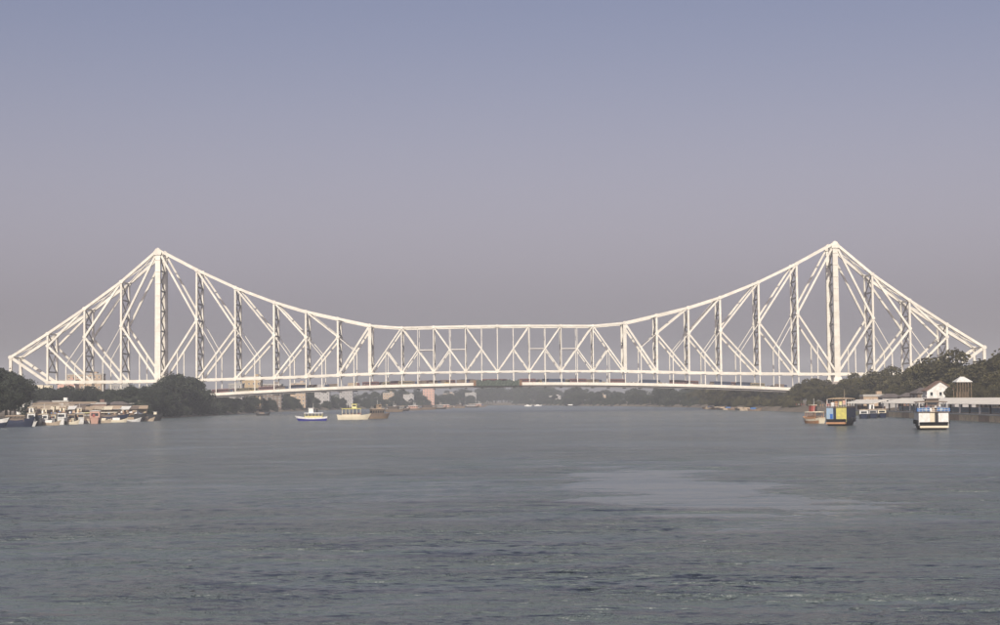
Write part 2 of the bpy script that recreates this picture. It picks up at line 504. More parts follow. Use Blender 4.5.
for y in (0.0, TW):
    for s in (-1, 1):
        T = [(s * x, z) for x, z in zip(XN, ZT)]
        B = [(s * x, z) for x, z in zip(XN, ZB)]
        Mi = {k: (s * XN[k], z) for k, z in ZM.items()}
        mid = lambda a, b: ((a[0] + b[0]) / 2, (a[1] + b[1]) / 2)
        for k in range(14):
            wt = 1.25 if k < 4 else (1.7 if k < 10 else 1.7)
            member('top_chord', T[k], T[k + 1], y, wt, 2.2)
            if k < 13:
                wb = 1.15 if k < 4 else (1.6 if k < 10 else 1.9)
                member('bottom_chord', B[k], B[k + 1], y, wb, 2.4)
        # posts
        for k in range(1 if s < 0 else 0, 15):
            if k == 10: continue
            if k < 4: lat_post(T[k][0], B[k][1], T[k][1], y, .62, 1.7)
            elif k == 4: lat_post(T[k][0], B[k][1], T[k][1], y, 2.2, 1.9)
            elif k == 14: lat_post(T[k][0], 4.0, T[k][1], y, 1.9, 1.9, 'end_post')
            else: lat_post(T[k][0], B[k][1], T[k][1], y, 1.2, 1.9)
        # tower post, slightly tapering, with a cap and a shoe
        x0 = T[10][0]
        mb = MB()
        mb.box(x0, y, (20.5 + 110.5) / 2, 3.9, 3.2, 90.0, taper=.84)
        for k in range(11):
            mb.box(x0, y, 25 + k * 8.0, 4.05 - k * .055, 3.34, .5)
        mb.build('tower_post', M['steel'], bridge)
        mb = MB()
        mb.prism([(x0 - 2.3, 108.2), (x0 + 2.3, 108.2), (x0 + 2.7, 110.4), (x0 + 1.2, 112.5), (x0 - 1.2, 112.5), (x0 - 2.7, 110.4)], y - 1.9, y + 1.9)
        mb.box(x0, y, 112.8, 1.0, 1.6, .5)
        mb.build('tower_cap', M['steel'], bridge)
        mb = MB()
        mb.box(x0, y, 19.6, 6.2, 5.4, 3.0, taper=.72)
        mb.build('tower_shoe', M['steel'], bridge)
        mb = MB()
        mb.box(x0, y, 10.5, 9.5, 9.0, 15.2, taper=.9)
        mb.build('pier', M['masonry'], bridge)
        # suspended span web
        D1, S1 = .86, .36
        def diag(name, a, b, w, d): member(name, a, b, y, w, d)
        diag('diagonal', B[4], T[3], D1, 1.5)
        diag('diagonal', T[3], B[2], D1, 1.5)
        diag('diagonal', T[2], B[1], D1, 1.5)
        diag('diagonal', T[1], B[0], D1, 1.5)
        for a, b, c in ((B[4], T[3], B[3]), (T[3], B[2], B[3]), (T[2], B[1], B[2]), (T[1], B[0], B[1])):
            m_ = mid(a, b)
            diag('sub_diagonal', m_, c, .66, 1.1)
            xb = m_[0]
            zb = np.interp(abs(xb), XN, ZB); zt = np.interp(abs(xb), XN, ZT)
            top = m_[1] if a == B[4] else zt
            member('sub_post', (xb, zb), (xb, top), y, S1, .8)
        for a, b, k in ((T[3], B[2], 2), (T[2], B[1], 1)):
            m_ = mid(a, b)
            member('mid_strut', m_, (T[k][0], m_[1]), y, .42, .6)
        # cantilever arm web: K panels
        diag('diagonal', T[4], B[5], 1.3, 1.5)
        m_ = mid(T[4], B[5])
        member('sub_post', (m_[0], np.interp(abs(m_[0]), XN, ZB)), m_, y, .6, .8)
        member('sub_diagonal', m_, Mi[5], y, .42, .6)
        for k in range(5, 10):
            dw = 1.02 + .05 * (k - 5)
            diag('diagonal', Mi[k], T[k + 1], dw, 1.5)
            diag('diagonal', Mi[k], B[k + 1], dw, 1.5)
            m_ = mid(Mi[k], B[k + 1])
            member('sub_post', (m_[0], np.interp(abs(m_[0]), XN, ZB)), m_, y, .6, .8)
            if k < 9: member('sub_diagonal', m_, Mi[k + 1], y, .42, .6)
        # anchor arm web
        for k in (11, 12, 13):
            diag('diagonal', Mi[k], T[k - 1], 1.3, 1.5)
            diag('diagonal', Mi[k], B[k - 1], 1.3, 1.5)
            m_ = mid(Mi[k], B[k - 1])
            member('sub_post', (m_[0], 23.0), m_, y, .6, .8)
            if k > 11: member('sub_diagonal', m_, Mi[k - 1], y, .42, .6)
        diag('diagonal', T[14], B[13], 1.9, 1.5)
        # node plates
        for k in range(1 if s < 0 else 0, 14):
            if k == 10: continue
            r = 1.35 if k < 4 else 1.75
            gusset(T[k], y, r * .74, 2.6); gusset(B[k], y, r * .8, 2.7)
        gusset(T[14], y, 1.5, 2.6)
        for k in Mi: gusset(Mi[k], y, 1.2, 2.3)

# cross frames between the two trusses
TS = (0, 1, 0)
for s in (-1, 1):
    for k in range(1 if s < 0 else 0, 15):
        x = s * XN[k]
        zt, zb = ZT[k], ZB[k]
        MB().bar((x, 1.1, zt), (x, TW - 1.1, zt), .9, 1.2, up=(0, 0, 1)).build('top_strut', M['steel'], bridge)
        if k < 14:
            MB().bar((x, 1.2, zb - .2), (x, TW - 1.2, zb - .2), .8, 1.0, up=(0, 0, 1)).build('bottom_strut', M['steel'], bridge)
        # sway frame: struts and crosses in the plane of the posts, above the road
        z0 = max(zb + 6.0, 30.0)
        if zt - z0 > 6 and k not in (14,):
            n = max(1, int(round((zt - z0) / (12.0 if k != 10 else 13.0))))
            wd = .55 if k < 4 else .8
            mb = MB()
            for i in range(n):
                a, b = z0 + (zt - z0) * i / n, z0 + (zt - z0) * (i + 1) / n
                mb.bar((x, 1.0, a), (x, TW - 1.0, a), wd, 1.0, up=(0, 0, 1))
                mb.bar((x, 1.0, a), (x, TW - 1.0, b), wd * .8, .7, up=(0, 0, 1))
                mb.bar((x + .02, 1.0, b), (x + .02, TW - 1.0, a), wd * .78, .72, up=(0, 0, 1))
            mb.build('sway_frame', M['steel_shaded'], bridge)
    for k in range(14):
        xa, xb = s * XN[k], s * XN[k + 1]
        mb = MB()
        mb.bar((xa, 1, ZT[k]), (xb, TW - 1, ZT[k + 1]), .5, .6, up=(0, 0, 1))
        mb.bar((xa, TW - 1, ZT[k] + .03), (xb, 1, ZT[k + 1] + .03), .5, .6, up=(0, 0, 1))
        mb.build('top_bracing', M['steel'], bridge)

# deck hung below the bottom chords
STN = sorted(set([round(s * v, 2) for s in (-1, 1) for i in range(14) for v in (XN[i], (XN[i] + XN[i + 1]) / 2)] + [s * 327.7 for s in (-1, 1)]))
def strip(x0, x1, ya, yb, za, zb_, name, m, n=1):
    mb = MB()
    for i in range(n):
        a, b = x0 + (x1 - x0) * i / n, x0 + (x1 - x0) * (i + 1) / n
        da, db = deck_z(a), deck_z(b)
        mb.add([(a, ya, da + za), (b, ya, db + za), (b, yb, db + za), (a, yb, da + za),
                (a, ya, da + zb_), (b, ya, db + zb_), (b, yb, db + zb_), (a, yb, da + zb_)], BOXF)
    return mb.build(name, m, bridge)
PATH = 5.4                            # footpaths cantilevered outside the trusses
strip(-327, 327, 1.6, TW - 1.6, -.6, .1, 'roadway', M['asphalt'], 60)
strip(-327, 327, -PATH, -1.5, -.5, .2, 'footpath', M['concrete'], 60)
strip(-327, 327, TW + 1.5, TW + PATH, -.5, .2, 'footpath', M['concrete'], 60)
NET = 14.5
for a, b in zip(STN, STN[1:]):
    if abs(a) > 300: continue
    for yo, sgn in ((-PATH, -1), (TW + PATH, 1)):
        lo, hi = a, b
        if yo < 0 and a < -NET < b: hi = -NET
        elif yo < 0 and a < NET < b: lo = NET
        if yo < 0 and -NET <= lo and hi <= NET: continue
        strip(lo + .02, hi - .02, yo - .25, yo + .25, -1.15, .8, 'parapet_panel', M['steel'])
for k in range(8):                    # green netting sheeted over the middle of the span
    a = -NET + k * 2 * NET / 8; b = a + 2 * NET / 8
    mb = MB(); n = 8
    vs = []
    for i in range(n + 1):
        x = a + (b - a) * i / n
        bulge = .18 * math.sin(x * 2.7) + .1 * math.sin(x * 6.1)
        zt = 2.3 + .5 * math.sin(x * .9 + 1) + .3 * math.sin(x * 3.3)
        d = deck_z(x)
        vs += [(x, -PATH - .3 + bulge, d - 1.5), (x, -PATH - .3 - bulge, d + .8), (x, -PATH - .2 + bulge * .5, d + zt)]
        vs += [(x, -PATH - .2 + bulge, d - 1.5), (x, -PATH - .2 - bulge, d + .8), (x, -PATH - .1 + bulge * .5, d + zt)]
    fs = []
    for i in range(n):
        p, q = i * 6, i * 6 + 6
        fs += [(p, q, q + 1, p + 1), (p + 1, q + 1, q + 2, p + 2), (p + 3, p + 4, q + 4, q + 3), (p + 4, p + 5, q + 5, q + 4),
               (p + 2, q + 2, q + 5, p + 5), (p, p + 3, q + 3, q)]
    mb.add(vs, fs).build('netting_screen', M['net'], bridge)
for x in (-NET - .9, NET + .9):
    MB().box(x, -PATH - .3, deck_z(x) + .5, 1.7, .9, 3.6).build('screen_end_box', M['rust'], bridge)
# deck steel below and the hangers
for x in STN:
    if abs(x) > 300: continue
    d = deck_z(x)
    mb = MB()
    mb.prism([(-PATH + .3, d - .55), (TW + PATH - .3, d - .55), (TW + 1, d - 2.9), (-1, d - 2.9)], x - .35, x + .35, axis='x')
    mb.build('cross_girder', M['steel_shaded'], bridge)
    zb = float(np.interp(abs(x), XN, ZB))
    for y in (0, TW):
        if abs(x) == 228.6: continue
        MB().box(x, y, (d + zb - 1.0) / 2, .62, .8, zb - 1.0 - d).build('hanger', M['steel'], bridge)
for y in (-PATH + 1.2, 4.0, TW / 2, TW - 4.0, TW + PATH - 1.2):
    strip(-300, 300, y - .25, y + .25, -2.3, -.62, 'stringer', M['steel_grey'], 56)
# footbridge hand rail of the roadway kerbs is hidden; anchor portals at both ends
for s in (-1, 1):
    for y in (0, TW):
        mb = MB()
        x = s * 316
        mb.box(x, y - .2, 20.0, 21.0, 2.8, 2.6)
        mb.box(s * 306.5, y - .2, 12.5, 1.6, 2.2, 15.0)
        mb.build('anchor_frame', M['cream'], bridge)
        MB().box(s * 327.7, y, 5.5, 8, 8, 7, taper=.9).build('anchor_pier', M['masonry'], bridge)

# ------------------------------------------------------------------ people
def make_person(name, pose, shirt, lower):
    J = dict(pelvis=(0, 0, .92), chest=(0, 0, 1.28), neck=(0, 0, 1.46), head=(0, .01, 1.6), crown=(0, .01, 1.72))
    st = .22 if pose == 'walk' else .03
    J.update(hl=(.09, 0, .88), kl=(.11, st * .7, .48), al=(.11, st * .6, .08), tl=(.12, st * .6 + .16, .04),
             hr=(-.09, 0, .88), kr=(-.11, -st * .3, .48), ar=(-.11, -st, .08), tr=(-.12, -st + .16, .04),
             sl=(.19, 0, 1.4), el=(.25, -st * .6, 1.12), wl=(.24, -st * .2 + .08, .86),
             sr=(-.19, 0, 1.4), er=(-.25, st * .4, 1.12), wr=(-.24, st + .08, .88))
    E = [('pelvis', 'chest'), ('chest', 'neck'), ('neck', 'head'), ('head', 'crown'), ('pelvis', 'hl'), ('hl', 'kl'), ('kl', 'al'), ('al', 'tl'),
         ('pelvis', 'hr'), ('hr', 'kr'), ('kr', 'ar'), ('ar', 'tr'), ('chest', 'sl'), ('sl', 'el'), ('el', 'wl'), ('chest', 'sr'), ('sr', 'er'), ('er', 'wr')]
    rad = dict(pelvis=.15, chest=.16, neck=.06, head=.105, crown=.07, hl=.1, kl=.065, al=.045, tl=.035, hr=.1, kr=.065, ar=.045, tr=.035,
               sl=.075, el=.05, wl=.035, sr=.075, er=.05, wr=.035)
    ks = list(J)
    me = bpy.data.meshes.new(name)
    me.from_pydata([J[k] for k in ks], [(ks.index(a), ks.index(b)) for a, b in E], [])
    o = bpy.data.objects.new(name, me); col.objects.link(o)
    md = o.modifiers.new('skin', 'SKIN')
    for i, k in enumerate(ks):
        me.skin_vertices[0].data[i].radius = (rad[k], rad[k] * .8)
        me.skin_vertices[0].data[i].use_root = (k == 'pelvis')
    o.modifiers.new('sub', 'SUBSURF').levels = 1
    dg = bpy.context.evaluated_depsgraph_get()
    m2 = bpy.data.meshes.new_from_object(o.evaluated_get(dg))
    bpy.data.objects.remove(o)
    m2.name = name
    m2.materials.clear()
    for m in (shirt, lower, M['skin'], M['hair']): m2.materials.append(m)
    for p in m2.polygons:
        c = p.center
        if c.z > 1.64 or (c.z > 1.52 and c.y < -.03): i = 3
        elif c.z > 1.45: i = 2
        elif abs(c.x) > .215 and c.z < 1.1: i = 2
        elif c.z > .93: i = 0
        elif c.z > .12: i = 1
        else: i = 2
        p.material_index = i
        p.use_smooth = True
    return m2
CL = [('white shirt and dark trousers', M['white'], M['black']), ('red top and dark skirt', M['red'], M['dust']),
      ('blue shirt and brown trousers', M['busblue'], M['dust']), ('dark shirt and dark trousers', M['navy'], M['black']),
      ('orange cloth and pale wrap', M['orange'], M['palewood'])]
PERSON = [(d, make_person('person', ('walk', 'stand')[i % 2], a, b)) for i, (d, a, b) in enumerate(CL)]
def person(loc, i, rz, where, group):
    d, me = PERSON[i % len(PERSON)]
    o = link('person', me, None, loc, rz)
    return tag(o, 'person in %s %s' % (d, where), 'person', group)

pr = random.Random(3)
for k in range(110):
    x = pr.uniform(-195, 195)
    if abs(x) < 18: continue
    person((BX + x, BD - PATH + pr.uniform(.8, 3.2), deck_z(x) + .2), pr.choice([0, 1, 2, 3, 3, 3]), pr.choice([-1, 1]) * math.pi / 2,
           'walking along the bridge footpath', 'pedestrians on the bridge footpath')

# ------------------------------------------------------------------ traffic on the bridge
def wheel_mesh(r, w):
    mb = MB()
    mb.tube([(0, -w / 2, 0), (0, -w / 2 + .03, 0), (0, w / 2 - .03, 0), (0, w / 2, 0)], [r * .9, r, r, r * .9], 14)
    return mb.mesh('wheel', M['tyre'])
W_BIG, W_SMALL = wheel_mesh(.5, .3), wheel_mesh(.32, .2)
def make_bus(bodym, L=11.0, H=3.1):
    t = empty('bus')
    h0 = .45
    mb = MB()
    prof = [(-1.25, h0), (1.25, h0), (1.25, H - .35), (1.0, H), (-1.0, H), (-1.25, H - .35)]
    mb.prism(prof, -L / 2, L / 2, axis='x')
    mb.build('body', bodym, t)
    MB().box(0, 0, H + .08, L * .8, 1.7, .14).build('roof_rack', M['steel_grey'], t)
    for sy in (-1, 1):
        for i in range(7):
            MB().box(-L / 2 + 1.1 + i * (L - 2.2) / 6, sy * 1.26, H - .95, (L - 2.2) / 6 - .25, .06, .75).build('side_window', M['pane'], t)
        for xx in (-L * .3, L * .32):
            link('wheel', W_BIG, t, (xx, sy * 1.12, .5))
    MB().box(L / 2 + .02, 0, H - 1.0, .06, 2.1, .95).build('windscreen', M['pane'], t)
    return t
def make_car(bodym):
    t = empty('car')
    MB().prism([(-2.1, .35), (2.1, .35), (2.15, .8), (1.3, .95), (-1.6, .98), (-2.15, .85)], -.82, .82).build('body', bodym, t)
    MB().prism([(-1.5, .98), (1.1, .96), (.6, 1.5), (-1.1, 1.52)], -.72, .72).build('cabin', bodym, t)
    for sy in (-1, 1):
        MB().prism([(-1.3, 1.02), (.95, 1.02), (.55, 1.42), (-1.05, 1.42)], sy * .73 - .02, sy * .73 + .02).build('side_window', M['pane'], t)
        for xx in (-1.3, 1.3): link('wheel', W_SMALL, t, (xx, sy * .78, .32))
    return t
def make_truck(cabm, loadm):
    t = empty('truck')
    MB().prism([(2.1, .6), (4.0, .6), (4.0, 1.6), (3.7, 2.6), (2.1, 2.7)], -1.15, 1.15).build('cab', cabm, t)
    MB().box(-1.0, 0, 1.85, 6.0, 2.35, 2.1).build('cargo_bed', loadm, t)
    MB().box(0, 0, .68, 7.6, .9, .2).build('chassis', M['black'], t)
    MB().box(3.88, 0, 2.05, .08, 1.9, .7).build('windscreen', M['pane'], t)
    for sy in (-1, 1):
        for xx in (-2.8, -1.5, 3.0): link('wheel', W_BIG, t, (xx, sy * 1.0, .5))
    return t
PROTO = {'red bus': (make_bus(M['busred']), 'bus'), 'blue bus': (make_bus(M['busblue']), 'bus'), 'dull yellow bus': (make_bus(M['busgrey'], 9.5, 2.9), 'bus'),
         'yellow taxi': (make_car(M['taxi']), 'taxi'), 'white car': (make_car(M['white']), 'car'), 'dark car': (make_car(M['navy']), 'car'),
         'brown truck': (make_truck(M['busblue'], M['dust']), 'truck'), 'pale truck': (make_truck(M['busred'], M['palewood']), 'truck')}
used = set()
def vehicle(kind, x, y, flip):
    root, cat = PROTO[kind]
    o = root if kind not in used else copy_tree(root)
    used.add(kind)
    sl = (deck_z(x + 1) - deck_z(x - 1)) / 2
    o.location = (BX + x, BD + y, deck_z(x) + .11)
    o.rotation_euler = (0, -math.atan(sl) * (1 if not flip else -1), math.pi if flip else 0)
    tag(o, '%s in the traffic crossing the bridge deck' % kind, cat, '%s traffic on the bridge' % kind)
lanes = [(4.2, False), (8.2, False), (15.0, True), (19.0, True)]
vr = random.Random(12)
kinds = ['red bus', 'blue bus', 'dull yellow bus', 'brown truck', 'yellow taxi', 'yellow taxi', 'white car', 'dark car', 'brown truck', 'pale truck', 'red bus', 'dull yellow bus']
for ly, fl in lanes:
    x = -192.0 + vr.uniform(0, 10)
    while x < 192:
        k = vr.choice(kinds)
        vehicle(k, x, ly, fl)
        x += (12.5 if 'bus' in k else 6.5) + vr.uniform(1.5, 16)

# ------------------------------------------------------------------ trees
def tree_proto(name, seed, H, W, leafm, nleaf, leaf=.8, flat=.75, low=.30):
    r = np.random.default_rng(seed)
    t = empty(name)
    mb = MB()
    th = H * .42
    lean = r.normal(0, .03 * H, 2)
    pts = [(0, 0, -.8), (lean[0] * .2, lean[1] * .2, th * .35), (lean[0] * .6, lean[1] * .6, th * .7), (lean[0], lean[1], th)]
    mb.tube(pts, [H * .034, H * .026, H * .022, H * .018], 8)
    lobes = []
    n = 18
    for i in range(n):
        a = 2 * math.pi * i / n * 2.4 + r.uniform(0, .6)
        rr = W / 2 * math.sqrt(r.uniform(.02, .62))
        zc = H * (low + (.84 - low) * r.uniform(0, 1) ** .8 * (1 - .45 * (rr / (W / 2)) ** 2))
        rad = W * r.uniform(.13, .21)
        lobes.append((lean[0] + rr * math.cos(a), lean[1] + rr * math.sin(a), zc, rad))
    lobes.append((lean[0], lean[1], H * .84, W * .17))
    for (x, y, z, rad) in lobes[:9]:
        mb.tube([(lean[0] * .6, lean[1] * .6, th * .7), ((x + lean[0]) / 2 * .8, (y + lean[1]) / 2 * .8, th * .72 + (z - th * .72) * .5), (x, y, z)], [H * .013, H * .009, H * .004], 5)
    mb.build('trunk', M['bark'], t)
    L = np.array(lobes)
    wts = L[:, 3] ** 2; wts /= wts.sum()
    idx = r.choice(len(L), nleaf, p=wts)
    d = r.normal(size=(nleaf, 3)); d /= np.linalg.norm(d, axis=1)[:, None]
    rad = L[idx, 3] * (r.uniform(.45, 1.0, nleaf) ** .5) * (1 + .22 * r.normal(size=nleaf) * (r.random(nleaf) < .35))
    c = L[idx, :3] + d * rad[:, None] * np.array([1, 1, flat])
    nrm = d + r.normal(0, .55, (nleaf, 3)); nrm /= np.linalg.norm(nrm, axis=1)[:, None]
    u = np.cross(nrm, r.normal(size=(nleaf, 3))); u /= np.linalg.norm(u, axis=1)[:, None]
    v = np.cross(nrm, u)
    s = leaf * r.uniform(.55, 1.25, nleaf)[:, None]
    u *= s; v *= s * .75
    bend = nrm * s * .25
    V = np.stack([c - u * .5, c + v * .5 + bend, c + u * .55 - bend, c - v * .5 + bend], 1).reshape(-1, 3)
    F = np.arange(nleaf * 4).reshape(-1, 4)
    me = bpy.data.meshes.new('crown')
    me.from_pydata(V.tolist(), [], F.tolist())
    me.materials.append(leafm)
    link('crown', me, t)
    t['H'] = H
    return t

TP = {}
for kind, lm in (('dark', 'leaf_dark'), ('olive', 'leaf_olive'), ('far', 'leaf_far')):
    TP[kind] = [tree_proto('broadleaf_tree', 100 + 7 * i + len(kind), H, W, M[lm], nl, lf) for i, (H, W, nl, lf) in enumerate(
        ((18, 17, 5200, .85), (16, 20, 5600, .9), (20, 15, 5000, .85), (14, 15, 4200, .8)))]
BUSH = {k: tree_proto('riverside_bush', 300 + i, 6, 11, M[lm], 3200, .7, .8, .04) for i, (k, lm) in enumerate((('dark', 'leaf_dark'), ('olive', 'leaf_olive'), ('far', 'leaf_far')))}
bused = set()
def bush(kind, x, y, h, z, label, group):
    root = BUSH[kind]
    o = root if kind not in bused else copy_tree(root)
    bused.add(kind)
    s = h / 6
    o.location = (x, y, z); o.scale = (s, s, s)
    o.rotation_euler = (0, 0, trand.uniform(0, 6.28))
    return tag(o, ('full ' if h > 5.5 else 'low ') + label, 'bush', group)
tused = set()
trand = random.Random(21)
def tree(kind, x, y, h, label, group, wide=1.0, v=None, z=None):
    v = trand.randrange(4) if v is None else v
    root = TP[kind][v]
    key = (kind, v)
    o = root if key not in tused else copy_tree(root)
    tused.add(key)
    s = h / root['H'] * 1.06
    if z is None:
        z = 3.2
    o.location = (x, y, z)
    o.scale = (s * wide, s * wide, s)
    o.rotation_euler = (0, 0, trand.uniform(0, 6.28))
    if group:
        adj = ('low', 'mid-height', 'tall')[0 if h < 10.5 else (1 if h < 16 else 2)] + (' rounded', ' spreading', ' upright', ' bushy')[v]
        for w_ in ('low ', 'tall ', 'small '): label = label.replace(w_, '', 1) if label.startswith(w_) else label
        label = adj + ' ' + label
    tag(o, label, 'tree', group)
    return o
def top_h(py, px, d, z=3.2):
    """height of a tree whose top shows in photo row py at column px"""
    yy = py + (px - 500) * .0103
    return (400 - yy) * d / FPX + CAM_Z - z

# left bank: clump in front of the tower foot
for px, py, d, wd in ((150, 388, 960, 1.1), (164, 384, 1010, 1.0), (176, 377, 1000, 1.15), (189, 375, 985, 1.15), (202, 379, 1015, 1.1), (170, 391, 900, 1.25), (194, 388, 930, 1.3),
                      (212, 388, 1040, 1.1), (217, 396, 1060, 1.0), (182, 393, 890, 1.2), (206, 396, 1000, 1.3), (223, 402, 1080, 1.2), (158, 397, 880, 1.3), (213, 402, 1050, 1.4), (198, 402, 960, 1.4)):
    x = min(at(px, d), xl(d) - 6)
    h = top_h(py, px, d)
    tree('dark', x, d, max(h, 6), 'dark leafy tree in the clump at the foot of the left tower', 'tree clump at the left tower foot', wd * (1.25 if h < 10 else 1))
for px, py, d in ((-6, 366, 700), (6, 370, 720), (15, 378, 760), (-2, 385, 640), (22, 388, 800), (10, 392, 660)):
    tree('dark', at(px, d), d, top_h(py, px, d), 'tall dark tree behind the moored boats by the anchor arm end', 'trees by the left anchor arm', 1.0)
for i in range(16):
    px = 26 + i * 8.6 + trand.uniform(-3, 3); d = trand.uniform(900, 1000)
    tree('dark', at(px, d), d, top_h(trand.uniform(386, 391), px, d), 'low dark tree under the left anchor arm of the bridge', 'trees under the left anchor arm', 1.15)
# right bank
RT = [(797, 384, 960), (806, 380, 980), (815, 378, 950), (826, 380, 930), (845, 380, 900), (854, 373, 930), (864, 376, 900), (874, 380, 860), (882, 372, 880), (893, 368, 860),
      (902, 373, 840), (912, 371, 830), (922, 367, 820), (931, 370, 800), (800, 392, 900), (812, 391, 880), (824, 390, 870), (838, 388, 860), (852, 388, 850), (866, 389, 820),
      (880, 386, 800), (893, 384, 780), (906, 384, 760), (976, 366, 720), (988, 365, 700), (1000, 354, 680), (1010, 350, 700), (968, 372, 700), (984, 376, 660), (998, 372, 640), (940, 372, 760)]
for px, py, d in RT:
    tree('olive', at(px, d), d, top_h(py, px, d), 'olive green tree in the dense grove on the right bank', 'grove on the right bank', 1.12)
tree('olive', at(957, 730), 730, top_h(352.5, 957, 730), 'broad dark domed tree standing above the white roofed pavilion', None, 1.25, v=1)
tree('olive', at(944, 745), 745, top_h(362, 944, 745), 'rounded tree beside the broad domed tree behind the gabled house', None, 1.1, v=3)
for i in range(12):
    px = 948 + i * 4.6; d = 640 + trand.uniform(-15, 15)
    tree('olive', at(px, d), d, top_h(trand.uniform(384, 389), px, d), 'small slender olive tree in the row behind the jetty roof', 'small trees behind the jetty', .8)
# right bank beyond the bridge
for i in range(26):
    d = 1165 + i * 12 + trand.uniform(-4, 4)
    x = xr(d) + trand.uniform(10, 50)
    tree('olive', x, d, trand.uniform(10, 15), 'dusty tree on the right bank just beyond the bridge deck', 'trees beyond the deck on the right bank', 1.2)
# far banks
for side in (-1, 1):
    y = 1150.0 if side < 0 else 1480.0
    while y < 2600:
        e = xl(y) if side < 0 else xr(y)
        for k in range(2):
            if trand.random() < .2: continue
            x = e + side * (trand.uniform(5, 16) if k == 0 else trand.uniform(18, 75))
            hh = (trand.uniform(6, 11) if k == 0 else trand.uniform(11, 17)) * (1.0 if y < 2100 else 1.3)
            tree('far', x, y + trand.uniform(-8, 8), hh, 'hazy tree on the far %s bank beyond the bridge' % ('left', 'right')[side > 0], 'hazy trees on the far %s bank' % ('left', 'right')[side > 0], 1.25)
        y += trand.uniform(13, 22) if y < 1800 else trand.uniform(26, 38)
for i in range(15):
    px = 470 + i * 6.2
    tree('far', at(px, 2660), 2660 + trand.uniform(-15, 25), trand.uniform(18, 29), 'faint tree closing the river view at the far bend', 'faint trees at the river bend', 1.3)
for i in range(22):
    d = 845 + i * 13.5
    bush('dark', xl(d) - trand.uniform(3, 9), d, trand.uniform(4, 8), 1.4, 'dark bush at the water edge below the left tower clump', 'bushes below the left tower clump')
for i in range(26):
    d = 905 + i * 20
    bush('olive', xr(d) + trand.uniform(5, 14), d, trand.uniform(4, 7.5), 1.6, 'dusty bush on the right bank slope beneath the bridge', 'bushes on the right bank slope')
for i in range(13):
    px = 30 + i * 10 + trand.uniform(-4, 4); d = 790 + i * 8
    bush('dark', at(px, d), d, trand.uniform(3.5, 6.5), 3.0, 'dark bush between the quay huts behind the left bank boats', 'bushes between the quay huts')
for side in (-1, 1):
    for i in range(34):
        d = (1130 if side < 0 else 1440) + i * (40 if side < 0 else 33)
        if d > 2560: break
        e = xl(d) if side < 0 else xr(d)
        bush('far', e + side * trand.uniform(4, 10), d, trand.uniform(5, 8), 1.5, 'hazy bush along the far %s shoreline' % ('left', 'right')[side > 0], 'bushes along the far %s shoreline' % ('left', 'right')[side > 0])
# unused prototypes go
for k in TP:
    for v, root in enumerate(TP[k]):
        if (k, v) not in tused:
            for c in list(root.children): bpy.data.objects.remove(c)
            bpy.data.objects.remove(root)

# ------------------------------------------------------------------ distant wood behind the banks
def far_wood():
    r = np.random.default_rng(5)
    C = []
    for i in range(420):
        side = r.choice([-1, 1])
        if r.random() < .35:
            x, y = r.uniform(-700, 700), r.uniform(2700, 3200)
        else:
            y = r.uniform(1500, 2700)
            x = (xl(y) if side < 0 else xr(y)) + side * r.uniform(90, 420)
        C.append((x, y, 3.5 + r.uniform(4, 9), r.uniform(6, 10)))
    C = np.array(C)
    n = 26000
    idx = r.integers(0, len(C), n)
    d = r.normal(size=(n, 3)); d /= np.linalg.norm(d, axis=1)[:, None]
    c = C[idx, :3] + d * C[idx, 3][:, None] * np.array([1, 1, .85])
    nrm = d + r.normal(0, .5, (n, 3)); nrm /= np.linalg.norm(nrm, axis=1)[:, None]
    u = np.cross(nrm, r.normal(size=(n, 3))); u /= np.linalg.norm(u, axis=1)[:, None]
    v = np.cross(nrm, u)
    s = 2.6 * r.uniform(.6, 1.3, n)[:, None]
    u *= s; v *= s
    V = np.stack([c - u * .5, c + v * .5, c + u * .5, c - v * .5], 1).reshape(-1, 3)
    V[:, 2] = np.maximum(V[:, 2], 3.0)
    me = bpy.data.meshes.new('distant_wood')
    me.from_pydata(V.tolist(), [], np.arange(n * 4).reshape(-1, 4).tolist())
    me.materials.append(M['leaf_far'])
    tag(link('distant_wood', me), 'hazy mass of distant woodland behind the far banks', 'woodland', kind='stuff')
far_wood()

